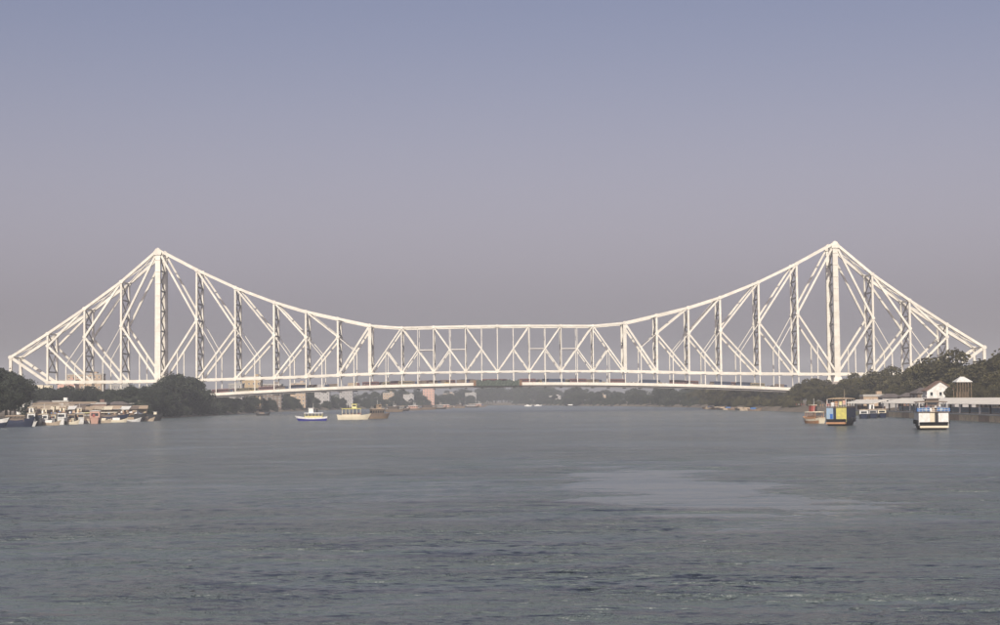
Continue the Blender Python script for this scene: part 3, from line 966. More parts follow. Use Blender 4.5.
# ------------------------------------------------------------------ buildings
WIN = {}
def window_mesh(w, h):
    k = (round(w, 1), round(h, 1))
    if k not in WIN:
        mb = MB()
        f = .14
        mb.box(0, -.05, h / 2 - f / 2, w, .22, f); mb.box(0, -.05, -h / 2 + f / 2, w, .22, f)
        mb.box(-w / 2 + f / 2, -.05, 0, f, .2, h - 2 * f); mb.box(w / 2 - f / 2, -.05, 0, f, .2, h - 2 * f)
        mb.box(0, -.01, 0, w - 2 * f, .05, h - 2 * f, mi=1)
        mb.box(0, -.08, -h / 2 - .08, w + .3, .34, .12)
        WIN[k] = mb.mesh('window', [M['white'], M['pane']])
    return WIN[k]
def building(px, d, w, dep, h, wallm, label, storeys=None, roof='flat', rz=0.0, group=None, z=3.4, name='building', x=None, roofm='roofdark', cat='building'):
    t = tag(empty(name, (at(px, d) if x is None else x, d, z), rz), label, cat, group)
    MB().box(0, 0, h / 2 - .5, w, dep, h + 1).build('wall', wallm, t)
    if roof == 'flat':
        mb = MB()
        mb.box(0, 0, h + .12, w + .5, dep + .5, .22)
        mb.box(0, -dep / 2, h + .6, w + .2, .22, .75); mb.box(0, dep / 2, h + .6, w + .2, .22, .75)
        mb.box(-w / 2, 0, h + .6, .22, dep - .24, .74); mb.box(w / 2, 0, h + .6, .22, dep - .24, .74)
        rf = mb.build('roof', M['concrete'], t)
        if w > 7: MB().box(w * .22, 0, h + 1.3, w * .22, dep * .3, 2.2).build('stair_head', wallm, rf)
    elif roof == 'gable_front':
        p = h * .5
        MB().prism([(-w / 2, h), (w / 2, h), (0, h + p)], -dep / 2 + .01, dep / 2 - .01).build('gable', wallm, t)
        mb = MB()
        for s in (-1, 1):
            mb.bar((s * (w / 2 + .6), 0, h - .35), (0, 0, h + p + .12), .3, dep + 1.2)
        mb.build('roof', M[roofm], t)
    elif roof == 'hip':
        mb = MB()
        a, b = w / 2 + .7, dep / 2 + .7
        ph = h * .42
        mb.add([(-a, -b, h), (a, -b, h), (a, b, h), (-a, b, h), (-a * .35, 0, h + ph), (a * .35, 0, h + ph)],
               [(0, 3, 2, 1), (0, 1, 5, 4), (1, 2, 5), (2, 3, 4, 5), (3, 0, 4)])
        mb.build('roof', M[roofm], t)
    st = storeys or max(1, int(h / 3.3))
    nw = max(1, int(w / 3.2))
    sh = h / st
    for i in range(st):
        for j in range(nw):
            link('window', window_mesh(1.25, min(1.6, sh * .5)), t, (-w / 2 + (j + .5) * w / nw, -dep / 2, sh * (i + .55)))
    nd = max(1, int(dep / 4))
    for s in (-1, 1):
        for i in range(st):
            for j in range(nd):
                link('window', window_mesh(1.25, min(1.6, sh * .5)), t, (s * w / 2, -dep / 2 + (j + .5) * dep / nd, sh * (i + .55)), s * math.pi / 2)
    return t

b_ = building(937, 645, 10.4, 10, 6.8, M['white'], 'white gabled house among the trees behind the jetty', 2, 'gable_front', rz=-.1, name='house', roofm='rooftile', cat='house')
building(923, 668, 9, 9, 5.6, M['dust'], 'brown roofed shabby house next to the white gable', 2, 'hip', rz=.1, name='house', roofm='roofdark', cat='house')
building(908, 690, 8, 8, 4.2, M['brick'], 'low dull brick shed with dark roof behind the boats', 1, 'hip', name='shed', cat='shed')
building(889, 720, 9, 8, 4.0, M['greywall'], 'low grey shed beside the brick shed on the right bank', 1, 'hip', name='shed', cat='shed')
building(872, 760, 11, 8, 4.5, M['tan'], 'low tan shed near the right tower foot', 1, 'flat', name='shed', cat='shed')
# pavilion with white hipped roof on slender columns
pv = tag(empty('pavilion', (at(961, 600), 600, 6.6)), 'open pavilion with a pale hipped roof on slender columns', 'pavilion')
mb = MB()
mb.add([(-2.9, -2.9, 6.4), (2.9, -2.9, 6.4), (2.9, 2.9, 6.4), (-2.9, 2.9, 6.4), (-.7, 0, 8.2), (.7, 0, 8.2), (-2.9, -2.9, 6.2), (2.9, -2.9, 6.2), (2.9, 2.9, 6.2), (-2.9, 2.9, 6.2)],
       [(0, 1, 5, 4), (1, 2, 5), (2, 3, 4, 5), (3, 0, 4), (6, 7, 1, 0), (7, 8, 2, 1), (8, 9, 3, 2), (9, 6, 0, 3), (6, 9, 8, 7)])
mb.build('roof', M['white'], pv)
for i in range(6):
    for yy in (-2.5, 2.5):
        MB().tube([(-2.5 + i * 1.0, yy, -.3), (-2.5 + i * 1.0, yy, 6.25)], [.15, .12], 8).build('column', M['wood'], pv)
MB().box(0, 0, -1.7, 7.6, 6.4, 4.0).build('plinth', M['greywall'], pv)

# left bank: low quay houses and the tan block behind the anchor arm
building(86, 1260, 26, 14, 27, M['tan'], 'tall tan block seen through the left anchor arm', 7)
building(68, 1230, 13, 12, 22, M['pink'], 'narrow faded pink block beside the tall tan block', 6)
building(120, 1290, 16, 12, 19, M['greywall'], 'grey block behind the left anchor arm trees', 5)
for i, (px, d, w, h, mm, lb) in enumerate(((26, 800, 9, 4.5, 'white', 'small white hut under the left anchor arm'), (44, 790, 12, 4.6, 'greywall', 'low grey quay house behind the flat jetty roof'),
        (62, 800, 8, 5.6, 'white', 'narrow white quay house behind the flat jetty roof'), (78, 810, 12, 4.2, 'dust', 'low brick quay house behind the jetty'),
        (98, 830, 10, 4.6, 'brick', 'dark brick quay house left of the tower foot'), (118, 850, 11, 4.2, 'wood', 'low brown quay house left of the tower foot'), (136, 870, 9, 4.0, 'dust', 'little dark hut beside the tower clump'))):
    building(px, d, w, 8, h, M[mm], lb, 1, ('flat', 'hip')[i % 2], name='quay_house', cat='house')
def stall(px, d, w, h, roofm, label, z=3.0):
    t = tag(empty('quay_stall', (at(px, d), d, z), trand.uniform(-.2, .2)), label, 'stall', 'open stalls on the left quay')
    for sx in (-1, 1):
        for sy in (-1, 1):
            MB().box(sx * (w / 2 - .2), sy * 1.6, h / 2 - .2 + (.5 if sy > 0 else 0), .16, .16, h + .4 + (1.0 if sy > 0 else 0)).build('post', M['wood'], t)
    MB().prism([(-2.3, h - .25), (2.3, h + 1.35), (2.3, h + 1.47), (-2.3, h - .13)], -w / 2 - .3, w / 2 + .3, axis='x').build('roof', roofm, t)
    MB().box(0, 1.5, h * .4, w - .5, .12, h * .9).build('back_screen', M['matting'], t)
    r_ = random.Random(int(px))
    for k in range(4):
        MB().box(r_.uniform(-w / 2 + .8, w / 2 - .8), r_.uniform(-1.6, .4), .5, r_.uniform(.6, 1.2), .8, r_.uniform(.7, 1.3)).build('goods', r_.choice([M['white'], M['tan'], M['dust'], M['orange'], M['paleyellow'], M['skyblue']]), t)
for i in range(13):
    px = 34 + i * 8.8
    rc = ('matting', 'palewood', 'cream', 'tan', 'white', 'dust')[i % 6]
    rn = {'matting': 'brown matting', 'palewood': 'pale plank', 'cream': 'cream sheet', 'tan': 'tan sheet', 'white': 'white sheet', 'dust': 'dark sheet'}[rc]
    stall(px, 744 + i * 7.5, trand.uniform(5, 7.5), trand.uniform(2.3, 3.3), M[rc], 'open quay stall under a %s roof behind the left bank boats' % rn)

# far left bank beyond the bridge
fb = random.Random(44)
for px, d, w, h, mm, lb in ((252, 1330, 15, 25, 'ochre', 'ochre block rising behind the left end of the deck'), (236, 1310, 11, 19, 'greywall', 'grey block beside the ochre block'), (272, 1450, 17, 20, 'dust', 'dull brown block behind the deck'),
        (298, 1540, 14, 22, 'tan', 'tan block behind the deck'), (322, 1660, 15, 21, 'greywall', 'dull grey block behind the deck'), (346, 1760, 14, 19, 'greywall', 'pale grey block behind the moored ferry'),
        (428, 2170, 15, 21, 'pink', 'salmon pink riverside block on the far left bank'), (408, 2060, 13, 12, 'greywall', 'low grey block beside the salmon pink block'), (448, 2300, 15, 14, 'tan', 'low tan block on the far left bank'),
        (388, 1965, 13, 14, 'tan', 'tan riverside block behind the brown barges'), (470, 2450, 16, 15, 'greywall', 'faint grey block at the river bend')):
    x = min(at(px, d), xl(d) - 14)
    building(px, d, w, 12, h, M[mm], lb, x=min(at(px, d), xl(d) - 9), name='riverside_block')
for px, d, w, h, mm, lb in ((560, 2300, 16, 9, 'greywall', 'faint low block on the far right bank'), (612, 2000, 15, 9, 'tan', 'faint tan block on the far right bank'), (668, 1700, 14, 8, 'greywall', 'hazy grey sheds on the far right bank')):
    building(px, d, w, 10, h, M[mm], lb, x=xr(d) + 22, name='riverside_block')

# ------------------------------------------------------------------ jetties
def roofed_jetty(name, label, pts, z_roof, thick, width, roofm, wallm, deck_h, posts, cat='jetty', lowm='ochre'):
    (xa, ya), (xb, yb) = pts
    L_ = math.hypot(xb - xa, yb - ya)
    t = tag(empty(name, (xa, ya, 0), math.atan2(yb - ya, xb - xa)), label, cat)
    n = max(2, int(L_ / 12))
    for i in range(n):
        a, b = L_ * i / n, L_ * (i + 1) / n
        MB().prism([(-width / 2, z_roof - thick - .15), (width / 2, z_roof - .15), (width / 2, z_roof), (-width / 2, z_roof - thick)], a + .03, b - .03, axis='x').build('roof_panel', roofm, t)
        for s in (-1, 1):
            MB().box(a + .5, s * (width / 2 - .7), (z_roof - thick * (.95 if s < 0 else .2) - .1 + deck_h) / 2, .45, .45, z_roof - thick * (.95 if s < 0 else .2) - .1 - deck_h).build('post', (M['white'], M['black'])[(i + (s > 0)) % 2] if posts == 'mixed' else M['cream'], t)
        MB().box((a + b) / 2, s * (width / 2 - 1.0), deck_h + .9, b - a - 1.0, .15, 1.6).build('screen_wall', wallm, t)
        MB().box((a + b) / 2, 0, deck_h - .25, b - a - .04, width - .2, .5).build('deck_slab', M['concrete'], t)
        MB().box((a + b) / 2, 0, (deck_h - .5 - 1.5) / 2, b - a - .3, width - .7, deck_h - .5 + 1.5).build('quay_wall', M[lowm] if i % 3 else M['tan'], t)
    return t
roofed_jetty('river_jetty', 'long jetty with a pale flat roof along the right bank', ((154, 650), (147, 440)), 7.2, 1.9, 8.0, M['palesheet'], M['skyblue'], 2.4, 'mixed', lowm='quay')
roofed_jetty('river_jetty', 'short jetty with pale roof behind the dark blue moored boats', ((156, 735), (153, 664)), 6.6, 1.6, 6.0, M['palesheet'], M['rust'], 2.2, 'mixed', lowm='paleyellow')
t = roofed_jetty('river_jetty', 'jetty with a thin flat tan roof behind the left bank boats', ((-208, 733), (-181, 736)), 9.2, .7, 8.0, M['matting'], M['dust'], 3.4, 'plain', lowm='dust')
t2 = roofed_jetty('river_jetty', 'shorter tan roofed landing stage beside the anchor arm', ((-204, 716), (-186, 718)), 8.1, .6, 6.0, M['palewood'], M['dust'], 3.0, 'plain', lowm='dust')

# ------------------------------------------------------------------ boats
def hull_mesh(L, W, H, m, bow=.8, stern=.5, sheer=.35, name='hull', trim=None):
    n = 15
    vs, fs, mi = [], [], []
    prof = [(0, -.5), (.55, -.4), (.86, 0), (.97, .55), (1.0, 1.0)]
    k = len(prof) * 2 - 1
    for i in range(n):
        u = i / (n - 1) * 2 - 1
        tip = bow if u > 0 else stern
        wd = W / 2 * max(.06, (1 - tip * abs(u) ** 2.6))
        top = H + sheer * H * abs(u) ** 2.2 * (1.3 if u > 0 else .8)
        ring = [(-a, b) for a, b in reversed(prof[1:])] + prof
        for a, b in ring:
            bz = b * top if b > 0 else b * H * (1 - .6 * abs(u) ** 3)
            rake = (.12 * L * max(0, u) ** 3 - .04 * L * max(0, -u) ** 3) * max(0, b)
            vs.append((u * L / 2 * .9 + rake, a * wd, bz))
    for i in range(n - 1):
        for j in range(k - 1):
            a = i * k + j
            fs.append((a, a + k, a + k + 1, a + 1))
            lev = ring[j][1], ring[j + 1][1]
            mi.append(1 if trim and min(lev) >= .5 else 0)
        # deck lid a little below the gunwale
        b0 = len(vs)
    mb = MB()
    mb.v, mb.f, mb.m = vs, fs, mi
    lid = []
    for i in range(n):
        p, q = vs[i * k], vs[i * k + k - 1]
        lid += [(p[0], p[1] * .96, p[2] - .22 * H), (q[0], q[1] * .96, q[2] - .22 * H)]
    mb.add(lid, [(2 * i, 2 * i + 1, 2 * i + 3, 2 * i + 2) for i in range(n - 1)], 0)
    mb.add([vs[j] for j in range(k)], [tuple(range(k))], 1 if trim else 0)
    mb.add([vs[(n - 1) * k + j] for j in range(k)], [tuple(range(k - 1, -1, -1))], 0)
    me = bpy.data.meshes.new(name)
    me.from_pydata(mb.v, [], mb.f)
    for mm in ([m, trim] if trim else [m]): me.materials.append(mm)
    if trim: me.polygons.foreach_set('material_index', mb.m)
    me.update()
    return me

def ferry(loc, rz, L, W, label, hullm, trim, cabm, roofm, open_side=True, house=True, H=1.5, cab_h=2.3, group=None, house_m=None, funnel=None):
    t = tag(empty('ferry', loc, rz), label, 'ferry', group)
    link('hull', hull_mesh(L, W, H, hullm, trim=trim, bow=.75, stern=.35, sheer=.45), t)
    z0 = H * .85
    cl = L * .56
    if open_side:
        for i in range(6):
            for s in (-1, 1):
                MB().box(-cl / 2 + cl * i / 5 - L * .04, s * W * .42, z0 + cab_h / 2, .16, .16, cab_h).build('pillar', cabm, t)
        for s in (-1, 1):
            MB().box(-L * .04, s * W * .43, z0 + .45, cl, .08, .8).build('side_rail', cabm, t)
        MB().box(-L * .04, 0, z0 + .6, cl * .9, W * .5, 1.2).build('bench_block', M['dust'], t)
    else:
        cb = MB().box(-L * .04, 0, z0 + cab_h / 2, cl, W * .84, cab_h).build('cabin', cabm, t)
        for i in range(5):
            for s in (-1, 1):
                MB().box(-L * .04 - cl * .4 + cl * .2 * i, s * W * .425, z0 + cab_h * .6, cl * .13, .06, cab_h * .36).build('window', M['pane'], cb)
        for s in (-1, 1):
            MB().box(-L * .04 + s * (cl / 2 + .01), 0, z0 + cab_h * .6, .06, W * .6, cab_h * .35).build('window', M['pane'], cb)
    MB().prism([(-W * .48, z0 + cab_h), (W * .48, z0 + cab_h), (W * .44, z0 + cab_h + .18), (0, z0 + cab_h + .34), (-W * .44, z0 + cab_h + .18)], -cl / 2 - L * .06, cl / 2 - L * .02, axis='x').build('roof', roofm, t)
    if house:
        hz = z0 + cab_h + .2
        hm = house_m or M['white']
        wh = MB().box(L * .05, 0, hz + .95, L * .15, W * .5, 1.9).build('wheelhouse', hm, t)
        MB().box(L * .05, -W * .26, hz + 1.25, L * .11, .05, .6).build('window', M['pane'], wh)
        MB().box(L * .05 + L * .076, 0, hz + 1.25, .05, W * .38, .6).build('window', M['pane'], wh)
        MB().box(L * .05, 0, hz + 2.0, L * .19, W * .58, .16).build('wheelhouse_roof', roofm, wh)
        MB().tube([(-L * .02, 0, hz), (-L * .02, 0, hz + 4.0)], [.07, .05], 6).build('mast', M['white'], t)
        MB().tube([(-L * .14, 0, hz - .1), (-L * .14, 0, hz + 1.6)], [.32, .26], 10).build('funnel', funnel or M['black'], t)
    return t

def stern_ferry(px, d, label, W, panels, sidem, canopym, topm, rz, H2=4.6, houses=True):
    """ferry showing its blunt stern to the camera: panelled transom, upper deck with posts and canopy"""
    L = W * 2.6
    t = tag(empty('ferry', (at(px, d), d, 0), rz), label, 'ferry')
    # hull runs along +y, stern at y=0
    me = hull_mesh(L, W, 1.5, M['black'], bow=.8, stern=.12, sheer=.3)
    h = link('hull', me, t, (0, L / 2 * .92, 0), math.pi / 2)
    body = MB()
    body.box(0, L * .42, (H2 + .7) / 2 + .3, W * .94, L * .72, H2 - .7).build('cabin', sidem, t)
    x = -W * .47
    y0 = L * .42 - L * .36
    for frac, m_ in panels:
        w_ = frac * W * .94
        MB().box(x + w_ / 2, y0 - .05, (H2 + .7) / 2 + .28, w_ - .03, .14, H2 - .85).build('stern_panel', M[m_], t)
        x += w_
    MB().box(0, y0 - .7, .75, W * .9, 1.3, .5).build('stern_platform', M['orange'] if sidem is M['navy'] else M['cream'], t)
    for s in (-1, 1):
        for i in range(3):
            MB().tube([(s * (W * .47 + .12), L * (.15 + .25 * i), 1.3), (s * (W * .47 + .12), L * (.15 + .25 * i), 1.9), (s * (W * .47 + .12), L * (.15 + .25 * i), 2.3)], [.25, .38, .25], 8).build('fender', M['tyre'], t)
        for i in range(4):
            MB().box(s * W * .44, y0 + .3 + i * L * .2, H2 + 1.15, .14, .14, 2.3).build('post', M['white'], t)
        MB().box(s * W * .45, y0 + L * .3, H2 + .55, .08, L * .6, .1).build('hand_rail', M['white'], t)
    MB().box(0, L * .42, H2 + .06, W, L * .76, .14).build('upper_deck', M['wood'], t)
    MB().prism([(-W * .5, H2 + 2.3), (W * .5, H2 + 2.3), (W * .46, H2 + 2.5), (0, H2 + 2.75), (-W * .46, H2 + 2.5)], y0 + L * .12, y0 + L * .68, axis='x').build('canopy', canopym, t).rotation_euler = (0, 0, math.pi / 2)
    return t, L, y0

# fix canopy axis: prism along local x rotated so that it runs along the boat
def put_people(spots, where, group, seed):
    r_ = random.Random(seed)
    for i, p in enumerate(spots):
        person(p, r_.randrange(5), r_.uniform(0, 6.28), where, group)

# ferry with yellow and light blue stern
d = 452
t, L, y0 = stern_ferry(834, d, 'ferry with a bright yellow and light blue stern and dark hull side', 5.9, ((.34, 'skyblue'), (.14, 'navy'), (.52, 'yellow')), M['navy'], M['matting'], M['wood'], -.44, H2=5.0)
MB().box(-1.4, y0 - .16, 2.6, .75, .06, 1.3).build('stern_emblem', M['blue'], t)
MB().box(1.0, y0 + 3.2, 5.0 + 1.0, 1.9, 2.2, 1.9).build('wheelhouse', M['dust'], t)
for i, m_ in enumerate(('red', 'white', 'orange', 'paleyellow', 'pink')):
    MB().box(-2.3 + i * 1.1, y0 + .45 + .5 * (i % 2), 5.1 + .5 + .18 * i, .7, .7, 1.0 + .25 * (i % 3)).build('cargo_bundle', M[m_], t)
bx = at(834, d)
put_people([(bx - 2.0 + i * .95, d + 2.3 + .5 * (i % 3), 5.12) for i in range(5)], 'aboard the yellow and blue ferry', 'passengers on the yellow and blue ferry', 5)
# white ferry with blue canopy
d = 384
t, L, y0 = stern_ferry(932, d, 'white ferry with blue side awnings and dark wheelhouse near the long jetty', 7.2, ((.38, 'white'), (.16, 'cream'), (.12, 'black'), (.34, 'white')), M['white'], M['dust'], M['wood'], -.17, H2=4.1)
for s in (-1, 1):
    MB().prism([(s * .7, 4.35), (s * 3.75, 4.3), (s * 3.75, 5.1), (s * .9, 5.4)], y0 - .4, y0 + 3.5).build('awning', M['tarp'], t)
    MB().box(s * 1.75, y0 - .43, 4.75, .7, .05, .5).build('awning_patch', M['skyblue'], t)
wh = MB().box(0, y0 + 4.2, 4.2 + 1.5, 3.0, 3.4, 2.9).build('wheelhouse', M['dust'], t)
MB().box(0, y0 + 2.45, 6.3, 2.2, .06, .8).build('window', M['pane'], wh)
MB().box(0, y0 + 4.2, 7.25, 3.6, 4.0, .18).build('wheelhouse_roof', M['roofdark'], wh)
put_people([(at(932, d) - 1.2 + i * 1.1, d + 2.2, 4.18) for i in range(3)], 'aboard the white and blue ferry', 'passengers on the white and blue ferry', 8)

for fx, fd, fz, W_, lb in ((834, 452, 5.08, 5.9, 'yellow'), (932, 384, 4.2, 7.2, 'white')):
    root = [o for o in col.objects if o.name.startswith('ferry') and abs(o.location.y - fd) < .5 and o.parent is None][0]
    r_ = random.Random(int(fx))
    for k in range(14):
        MB().box(r_.uniform(-W_ * .42, W_ * .42), r_.uniform(1.2, 9), fz + r_.uniform(.2, .5), r_.uniform(.3, .9), r_.uniform(.3, .9), r_.uniform(.4, 1.3), taper=r_.uniform(.6, 1)).build('deck_clutter', r_.choice([M['tan'], M['matting'], M['white'], M['dust'], M['tarp'], M['rust'], M['wood']]), root)
    for k in range(9):
        MB().tube([(-W_ * .46 + k * W_ * .115, .62, fz), (-W_ * .46 + k * W_ * .115, .62, fz + 1.0)], [.035, .035], 5).build('rail_post', M['white'], root)
    for zz in (.5, 1.0):
        MB().tube([(-W_ * .46, .62, fz + zz), (W_ * .46, .62, fz + zz)], [.035, .035], 5).build('stern_rail', M['white'], root)
    MB().tube([(W_ * .2, 5.5, fz), (W_ * .2, 5.5, fz + 5.0)], [.07, .04], 6).build('mast', M['palewood'], root)
# mid river ferries
ferry((at(312, 700), 700, 0), math.pi, 13.2, 4.2, 'white ferry with a royal blue waterline and little wheelhouse in midstream', M['royal'], M['white'], M['paleyellow'], M['white'], True, True, 1.4, 2.0)
ferry((at(352, 735), 735, 0), .05, 14.5, 4.6, 'cream and yellow passenger ferry crowded with people in midstream', M['cream'], M['cream'], M['cream'], M['yellow'], True, True, 1.7, 3.3, house_m=M['paleyellow'])
put_people([(at(352, 735) - 4.4 + i * .8, 735 + (-1.3, -.6, .4)[i % 3], 1.42) for i in range(11)], 'on board the cream and yellow ferry', 'passengers on the cream and yellow ferry', 9)
ferry((at(377, 765), 765, 0), .5, 10.5, 4.0, 'brown wooden boat with dark cabin beside the cream ferry', M['wood'], M['dust'], M['dust'], M['palewood'], False, True, 1.7, 2.9, house_m=M['tan'])

def country_boat(loc, rz, L, label, hullm, canm, group=None, s_=1.0):
    t = tag(empty('wooden_boat', loc, rz, s_), label, 'boat', group)
    W = L * .24
    link('hull', hull_mesh(L, W, .95, hullm, bow=.93, stern=.85, sheer=.9), t)
    mb = MB()
    n = 9
    pro = [(W * .42 * math.cos(math.pi * i / (n - 1)), .7 + 1.35 * math.sin(math.pi * i / (n - 1))) for i in range(n)]
    mb.prism(pro, -L * .24, L * .12, axis='x')
    mb.build('canopy', canm, t)
    MB().tube([(-L * .38, W * .1, .9), (-L * .52, W * .35, -.2)], [.05, .05], 5).build('oar', M['palewood'], t)
    return t
br = random.Random(31)
cm = [M['matting'], M['tarp'], M['dust'], M['palewood']]
country_boat((at(262, 1020), 1020, 0), .15, 8.5, 'dark wooden boat adrift below the left end of the deck', M['black'], M['dust'])
# small boats moored along the far left bank
for i in range(20):
    px = 388 + i * 4.9
    y = 1250 + (px - 380) * 9.0
    x = min(at(px, y), xr(y) - 20)
    x = max(x, xl(y) + 6)
    country_boat((x, y, 0), br.uniform(-.4, .4), br.uniform(9, 14), 'small hazy boat moored off the far left bank', (M['black'], M['wood'], M['white'])[i % 3], (M['white'], M['matting'], M['dust'], M['tarp'])[i % 4], 'small boats off the far left bank')
for i in range(9):
    px = 392 + i * 11 + br.uniform(-3, 3); d = 1240 + i * 85
    ferry((max(at(px, d), xl(d) + 8), d, 0), br.uniform(-.5, .5), br.uniform(11, 16), 4.4, 'hazy dull cabin boat anchored off the far left bank', (M['wood'], M['black'], M['dust'])[i % 3], M['dust'], (M['dust'], M['greywall'], M['pink'])[i % 3], (M['roofdark'], M['palewood'], M['white'])[i % 3], False, i % 2 == 0, 1.7, 2.4, group='cabin boats off the far left bank', house_m=(M['greywall'], M['white'])[i % 2])
for px, d, L in ((527, 1990, 9), (537, 2050, 10), (570, 1960, 15), (616, 1900, 10), (684, 1500, 8), (695, 1480, 9)):
    country_boat((at(px, d), d, 0), br.uniform(-.3, .3), L, 'small pale boat out on the hazy water beyond the bridge', M['black'] if px == 570 else M['white'], M['white'], 'boats on the water beyond the bridge')
for i in range(10):
    px = 706 + i * 10 + br.uniform(-3, 3); y = 1200 - i * 24
    country_boat((min(at(px, y), xr(y) - 4), y, 0), br.uniform(-.6, .6), br.uniform(8, 11), 'wooden boat drawn up at the right bank near the bridge', (M['wood'], M['black'], M['palewood'])[i % 3], cm[i % 4], 'wooden boats at the right bank')

# dark blue launches by the short jetty
for i, px in enumerate((862, 870, 878)):
    ferry((at(px, 600 + i * 9), 600 + i * 9, 0), math.pi / 2 + .1 * i - .2, 11, 3.6, 'dark blue launch with white cabin moored by the short jetty', M['navy'], M['navy'], (M['white'], M['greywall'], M['cream'])[i], M['palewood'], False, i == 1, 1.3, 1.9, group='dark blue launches by the short jetty')
ferry((at(812, 500), 500, 0), 1.9, 10.5, 3.4, 'orange and cream boat moored beyond the yellow and blue ferry', M['orange'], M['cream'], M['orange'], M['cream'], True, True, 1.3, 2.2, house_m=M['red'])

# left bank fleet
ferry((at(2, 585) - 7.0, 585, 0), .03, 17, 5.2, 'white launch with tall white cabin end at the left edge of the fleet', M['navy'], M['white'], M['white'], M['white'], False, True, 2.3, 2.6)
ferry((at(17, 604), 604, 0), .08, 11.5, 4.6, 'navy blue boat with a low open deck beside the white launch', M['navy'], M['navy'], M['dust'], M['matting'], True, False, 2.4, 1.9)
ferry((at(31, 632), 632, 0), 1.85, 14, 3.4, 'narrow navy boat with tall white front among the left bank boats', M['navy'], M['white'], M['white'], M['cream'], False, True, 2.2, 2.9)
ferry((at(37, 640), 640, 0), 1.75, 13, 3.6, 'navy boat with dull cabin next to the narrow white fronted boat', M['navy'], M['navy'], M['navy'], M['matting'], False, False, 2.2, 2.2)
for i, (px, d_, W_, ch, tm, cm_, rm, hs_, lb) in enumerate((
        (44, 652, 3.7, 2.7, 'white', 'white', 'cream', True, 'white ended launch with a cream wheelhouse at the left jetty'),
        (53, 660, 3.0, 2.2, 'greywall', 'cream', 'matting', False, 'narrow grey ended launch with a matting roof at the left jetty'),
        (62, 664, 4.2, 2.9, 'white', 'white', 'rust', True, 'wide white ended launch with a rusty roof at the left jetty'),
        (72, 676, 3.3, 2.3, 'cream', 'dust', 'palewood', False, 'cream ended launch with a brown cabin at the left jetty'),
        (79, 682, 3.6, 2.6, 'white', 'palewood', 'white', True, 'white ended launch with a pale wooden cabin at the left jetty'))):
    t = ferry((at(px, d_), d_, 0), math.pi / 2 + br.uniform(.16, .4), 12 + i % 3, W_, lb, M['black'], M[tm], M[cm_], M[rm], False, hs_, 1.8 + .2 * (i % 3), ch, group='launches at the left jetty', house_m=M['cream'])
    r_ = random.Random(60 + i)
    for k in range(6):
        MB().box(r_.uniform(-4, 2), r_.uniform(-1, 1), 2.0 + ch + r_.uniform(.2, .7), r_.uniform(.5, 1.1), r_.uniform(.5, 1.0), r_.uniform(.4, 1.1), taper=.85).build('deck_bundle', r_.choice([M['tan'], M['matting'], M['white'], M['dust'], M['tarp'], M['orange']]), t)
    person((at(px, d_) + .6, d_ - 4.6, 1.9), i, 3.1, 'aboard a left jetty launch', 'crew on the launches')
ferry((at(86, 694), 694, 0), .2, 12, 4.4, 'dusty brown boat between the white launches and the pink cabin boat', M['navy'], M['dust'], M['dust'], M['paleyellow'], True, False, 2.0, 2.6)
pk = ferry((at(95, 686), 686, 0), 1.75, 12, 4.8, 'boat with a faded pink cabin and red door', M['dust'], M['pink'], M['pink'], M['white'], False, False, 2.0, 3.4)
MB().box(-12 * .04 - 12 * .28 - .06, .4, 3.0, .1, 1.0, 2.0).build('door', M['red'], pk)
def heap(t, x0, x1, z, w, m_, seed):
    r_ = random.Random(seed)
    for k in range(16):
        MB().box(r_.uniform(x0, x1), r_.uniform(-w, w), z + r_.uniform(0, 1.7), r_.uniform(.7, 1.6), r_.uniform(.7, 1.4), r_.uniform(.6, 1.0), taper=.8).build('cargo_sack', r_.choice(m_), t)
t = ferry((at(108, 728), 728, 0), .08, 16, 4.8, 'dark barge under a pale flat awning near the tower clump', M['black'], M['navy'], M['dust'], M['cream'], True, False, 2.4, 2.2)
t = ferry((at(126, 750), 750, 0), -.1, 17, 4.8, 'black barge piled with a heap of brown sacks', M['black'], M['black'], M['wood'], M['wood'], False, False, 2.5, 1.0)
heap(t, -5.5, 4.5, 3.2, 1.5, [M['matting'], M['tan'], M['rust'], M['palewood'], M['white']], 2)
t = ferry((at(143, 775), 775, 0), .04, 17, 4.4, 'black boat with a small white deckhouse and high bow by the tower clump', M['black'], M['black'], M['navy'], M['black'], False, False, 2.3, .7)
MB().box(5.6, 0, 3.5, 1.5, 1.3, 1.1, taper=.85).build('deckhouse', M['cream'], t)
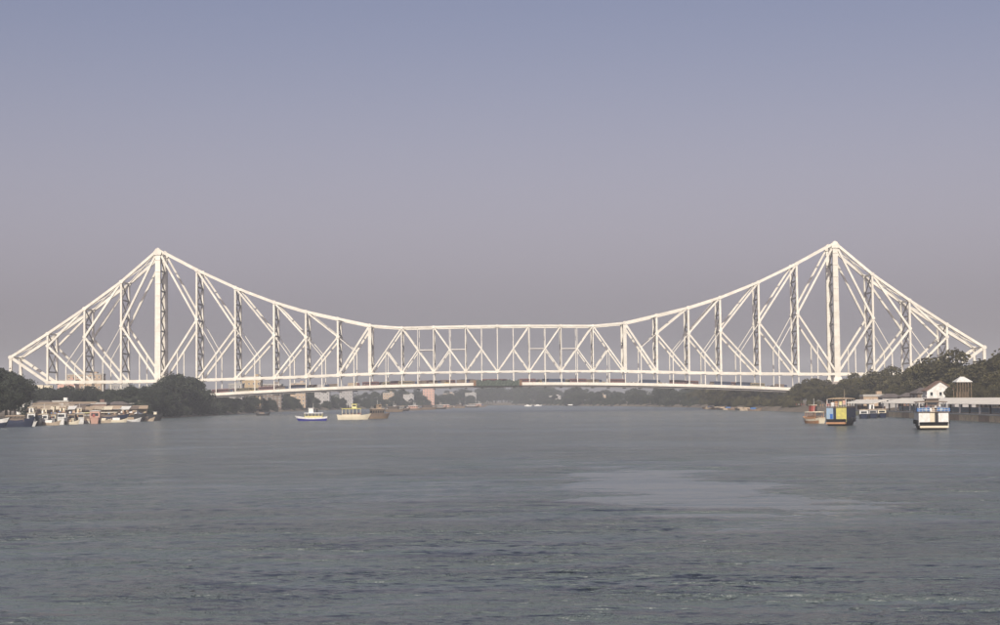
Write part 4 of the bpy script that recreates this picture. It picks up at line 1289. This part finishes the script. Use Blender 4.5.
MB().box(5.6, 0, 4.1, 1.8, 1.5, .12).build('deckhouse_roof', M['white'], t)
heap(t, -6, 2, 2.8, 1.2, [M['dust'], M['navy'], M['matting'], M['white']], 4)
country_boat((at(8, 640), 640, 0), .4, 9, 'wooden boat with round matting canopy behind the navy boat', M['wood'], M['white'])
for i in range(9):
    px = 34 + i * 13
    country_boat((at(px, 690 + 14 * i) , 705 + 14 * i, 0), br.uniform(-.5, .5), 10, 'wooden boat packed between launches on the left bank', M['wood'], cm[i % 4], 'wooden boats packed on the left bank')
for i, (px, c1, c2, nm) in enumerate(((24, 'white', 'cream', 'white'), (50, 'palewood', 'white', 'pale'), (69, 'cream', 'matting', 'cream'), (90, 'white', 'palewood', 'white'), (104, 'palewood', 'cream', 'pale'), (117, 'cream', 'white', 'cream'),
        (131, 'white', 'matting', 'white'), (146, 'palewood', 'palewood', 'pale'))):
    d_ = 608 + (px - 20) * 1.15
    country_boat((at(px, d_), d_, 0), br.uniform(-.5, .5), br.uniform(6.5, 9), '%s painted small boat tied outside the left bank launches' % nm, M[c1], M[c2], 'small boats outside the left bank launches')
put_people([(at(20 + i * 11, 684 + i * 14), 684 + i * 14, 3.4) for i in range(12)], 'standing on the left bank quay', 'people on the left bank quay', 14)
put_people([(at(795 + i * 2.4, 870 - i * 10), 870 - i * 10, 3.0) for i in range(14)], 'standing on the right bank near the ferries', 'people on the right bank', 15)

# ------------------------------------------------------------------ haze
hm = bpy.data.materials.new('haze_air')
hm.use_nodes = True
hn = hm.node_tree.nodes; hn.clear()
pvn = hn.new('ShaderNodeVolumePrincipled')
pvn.inputs['Color'].default_value = (.92, .945, .99, 1)
pvn.inputs['Density'].default_value = .00015
pvn.inputs['Anisotropy'].default_value = -0.12
ho = hn.new('ShaderNodeOutputMaterial')
hm.node_tree.links.new(pvn.outputs[0], ho.inputs['Volume'])
mb = MB(); mb.box(0, 2300, 57, 8600, 5600, 126)
tag(mb.build('haze', hm), 'thin grey river haze', 'haze', kind='stuff')
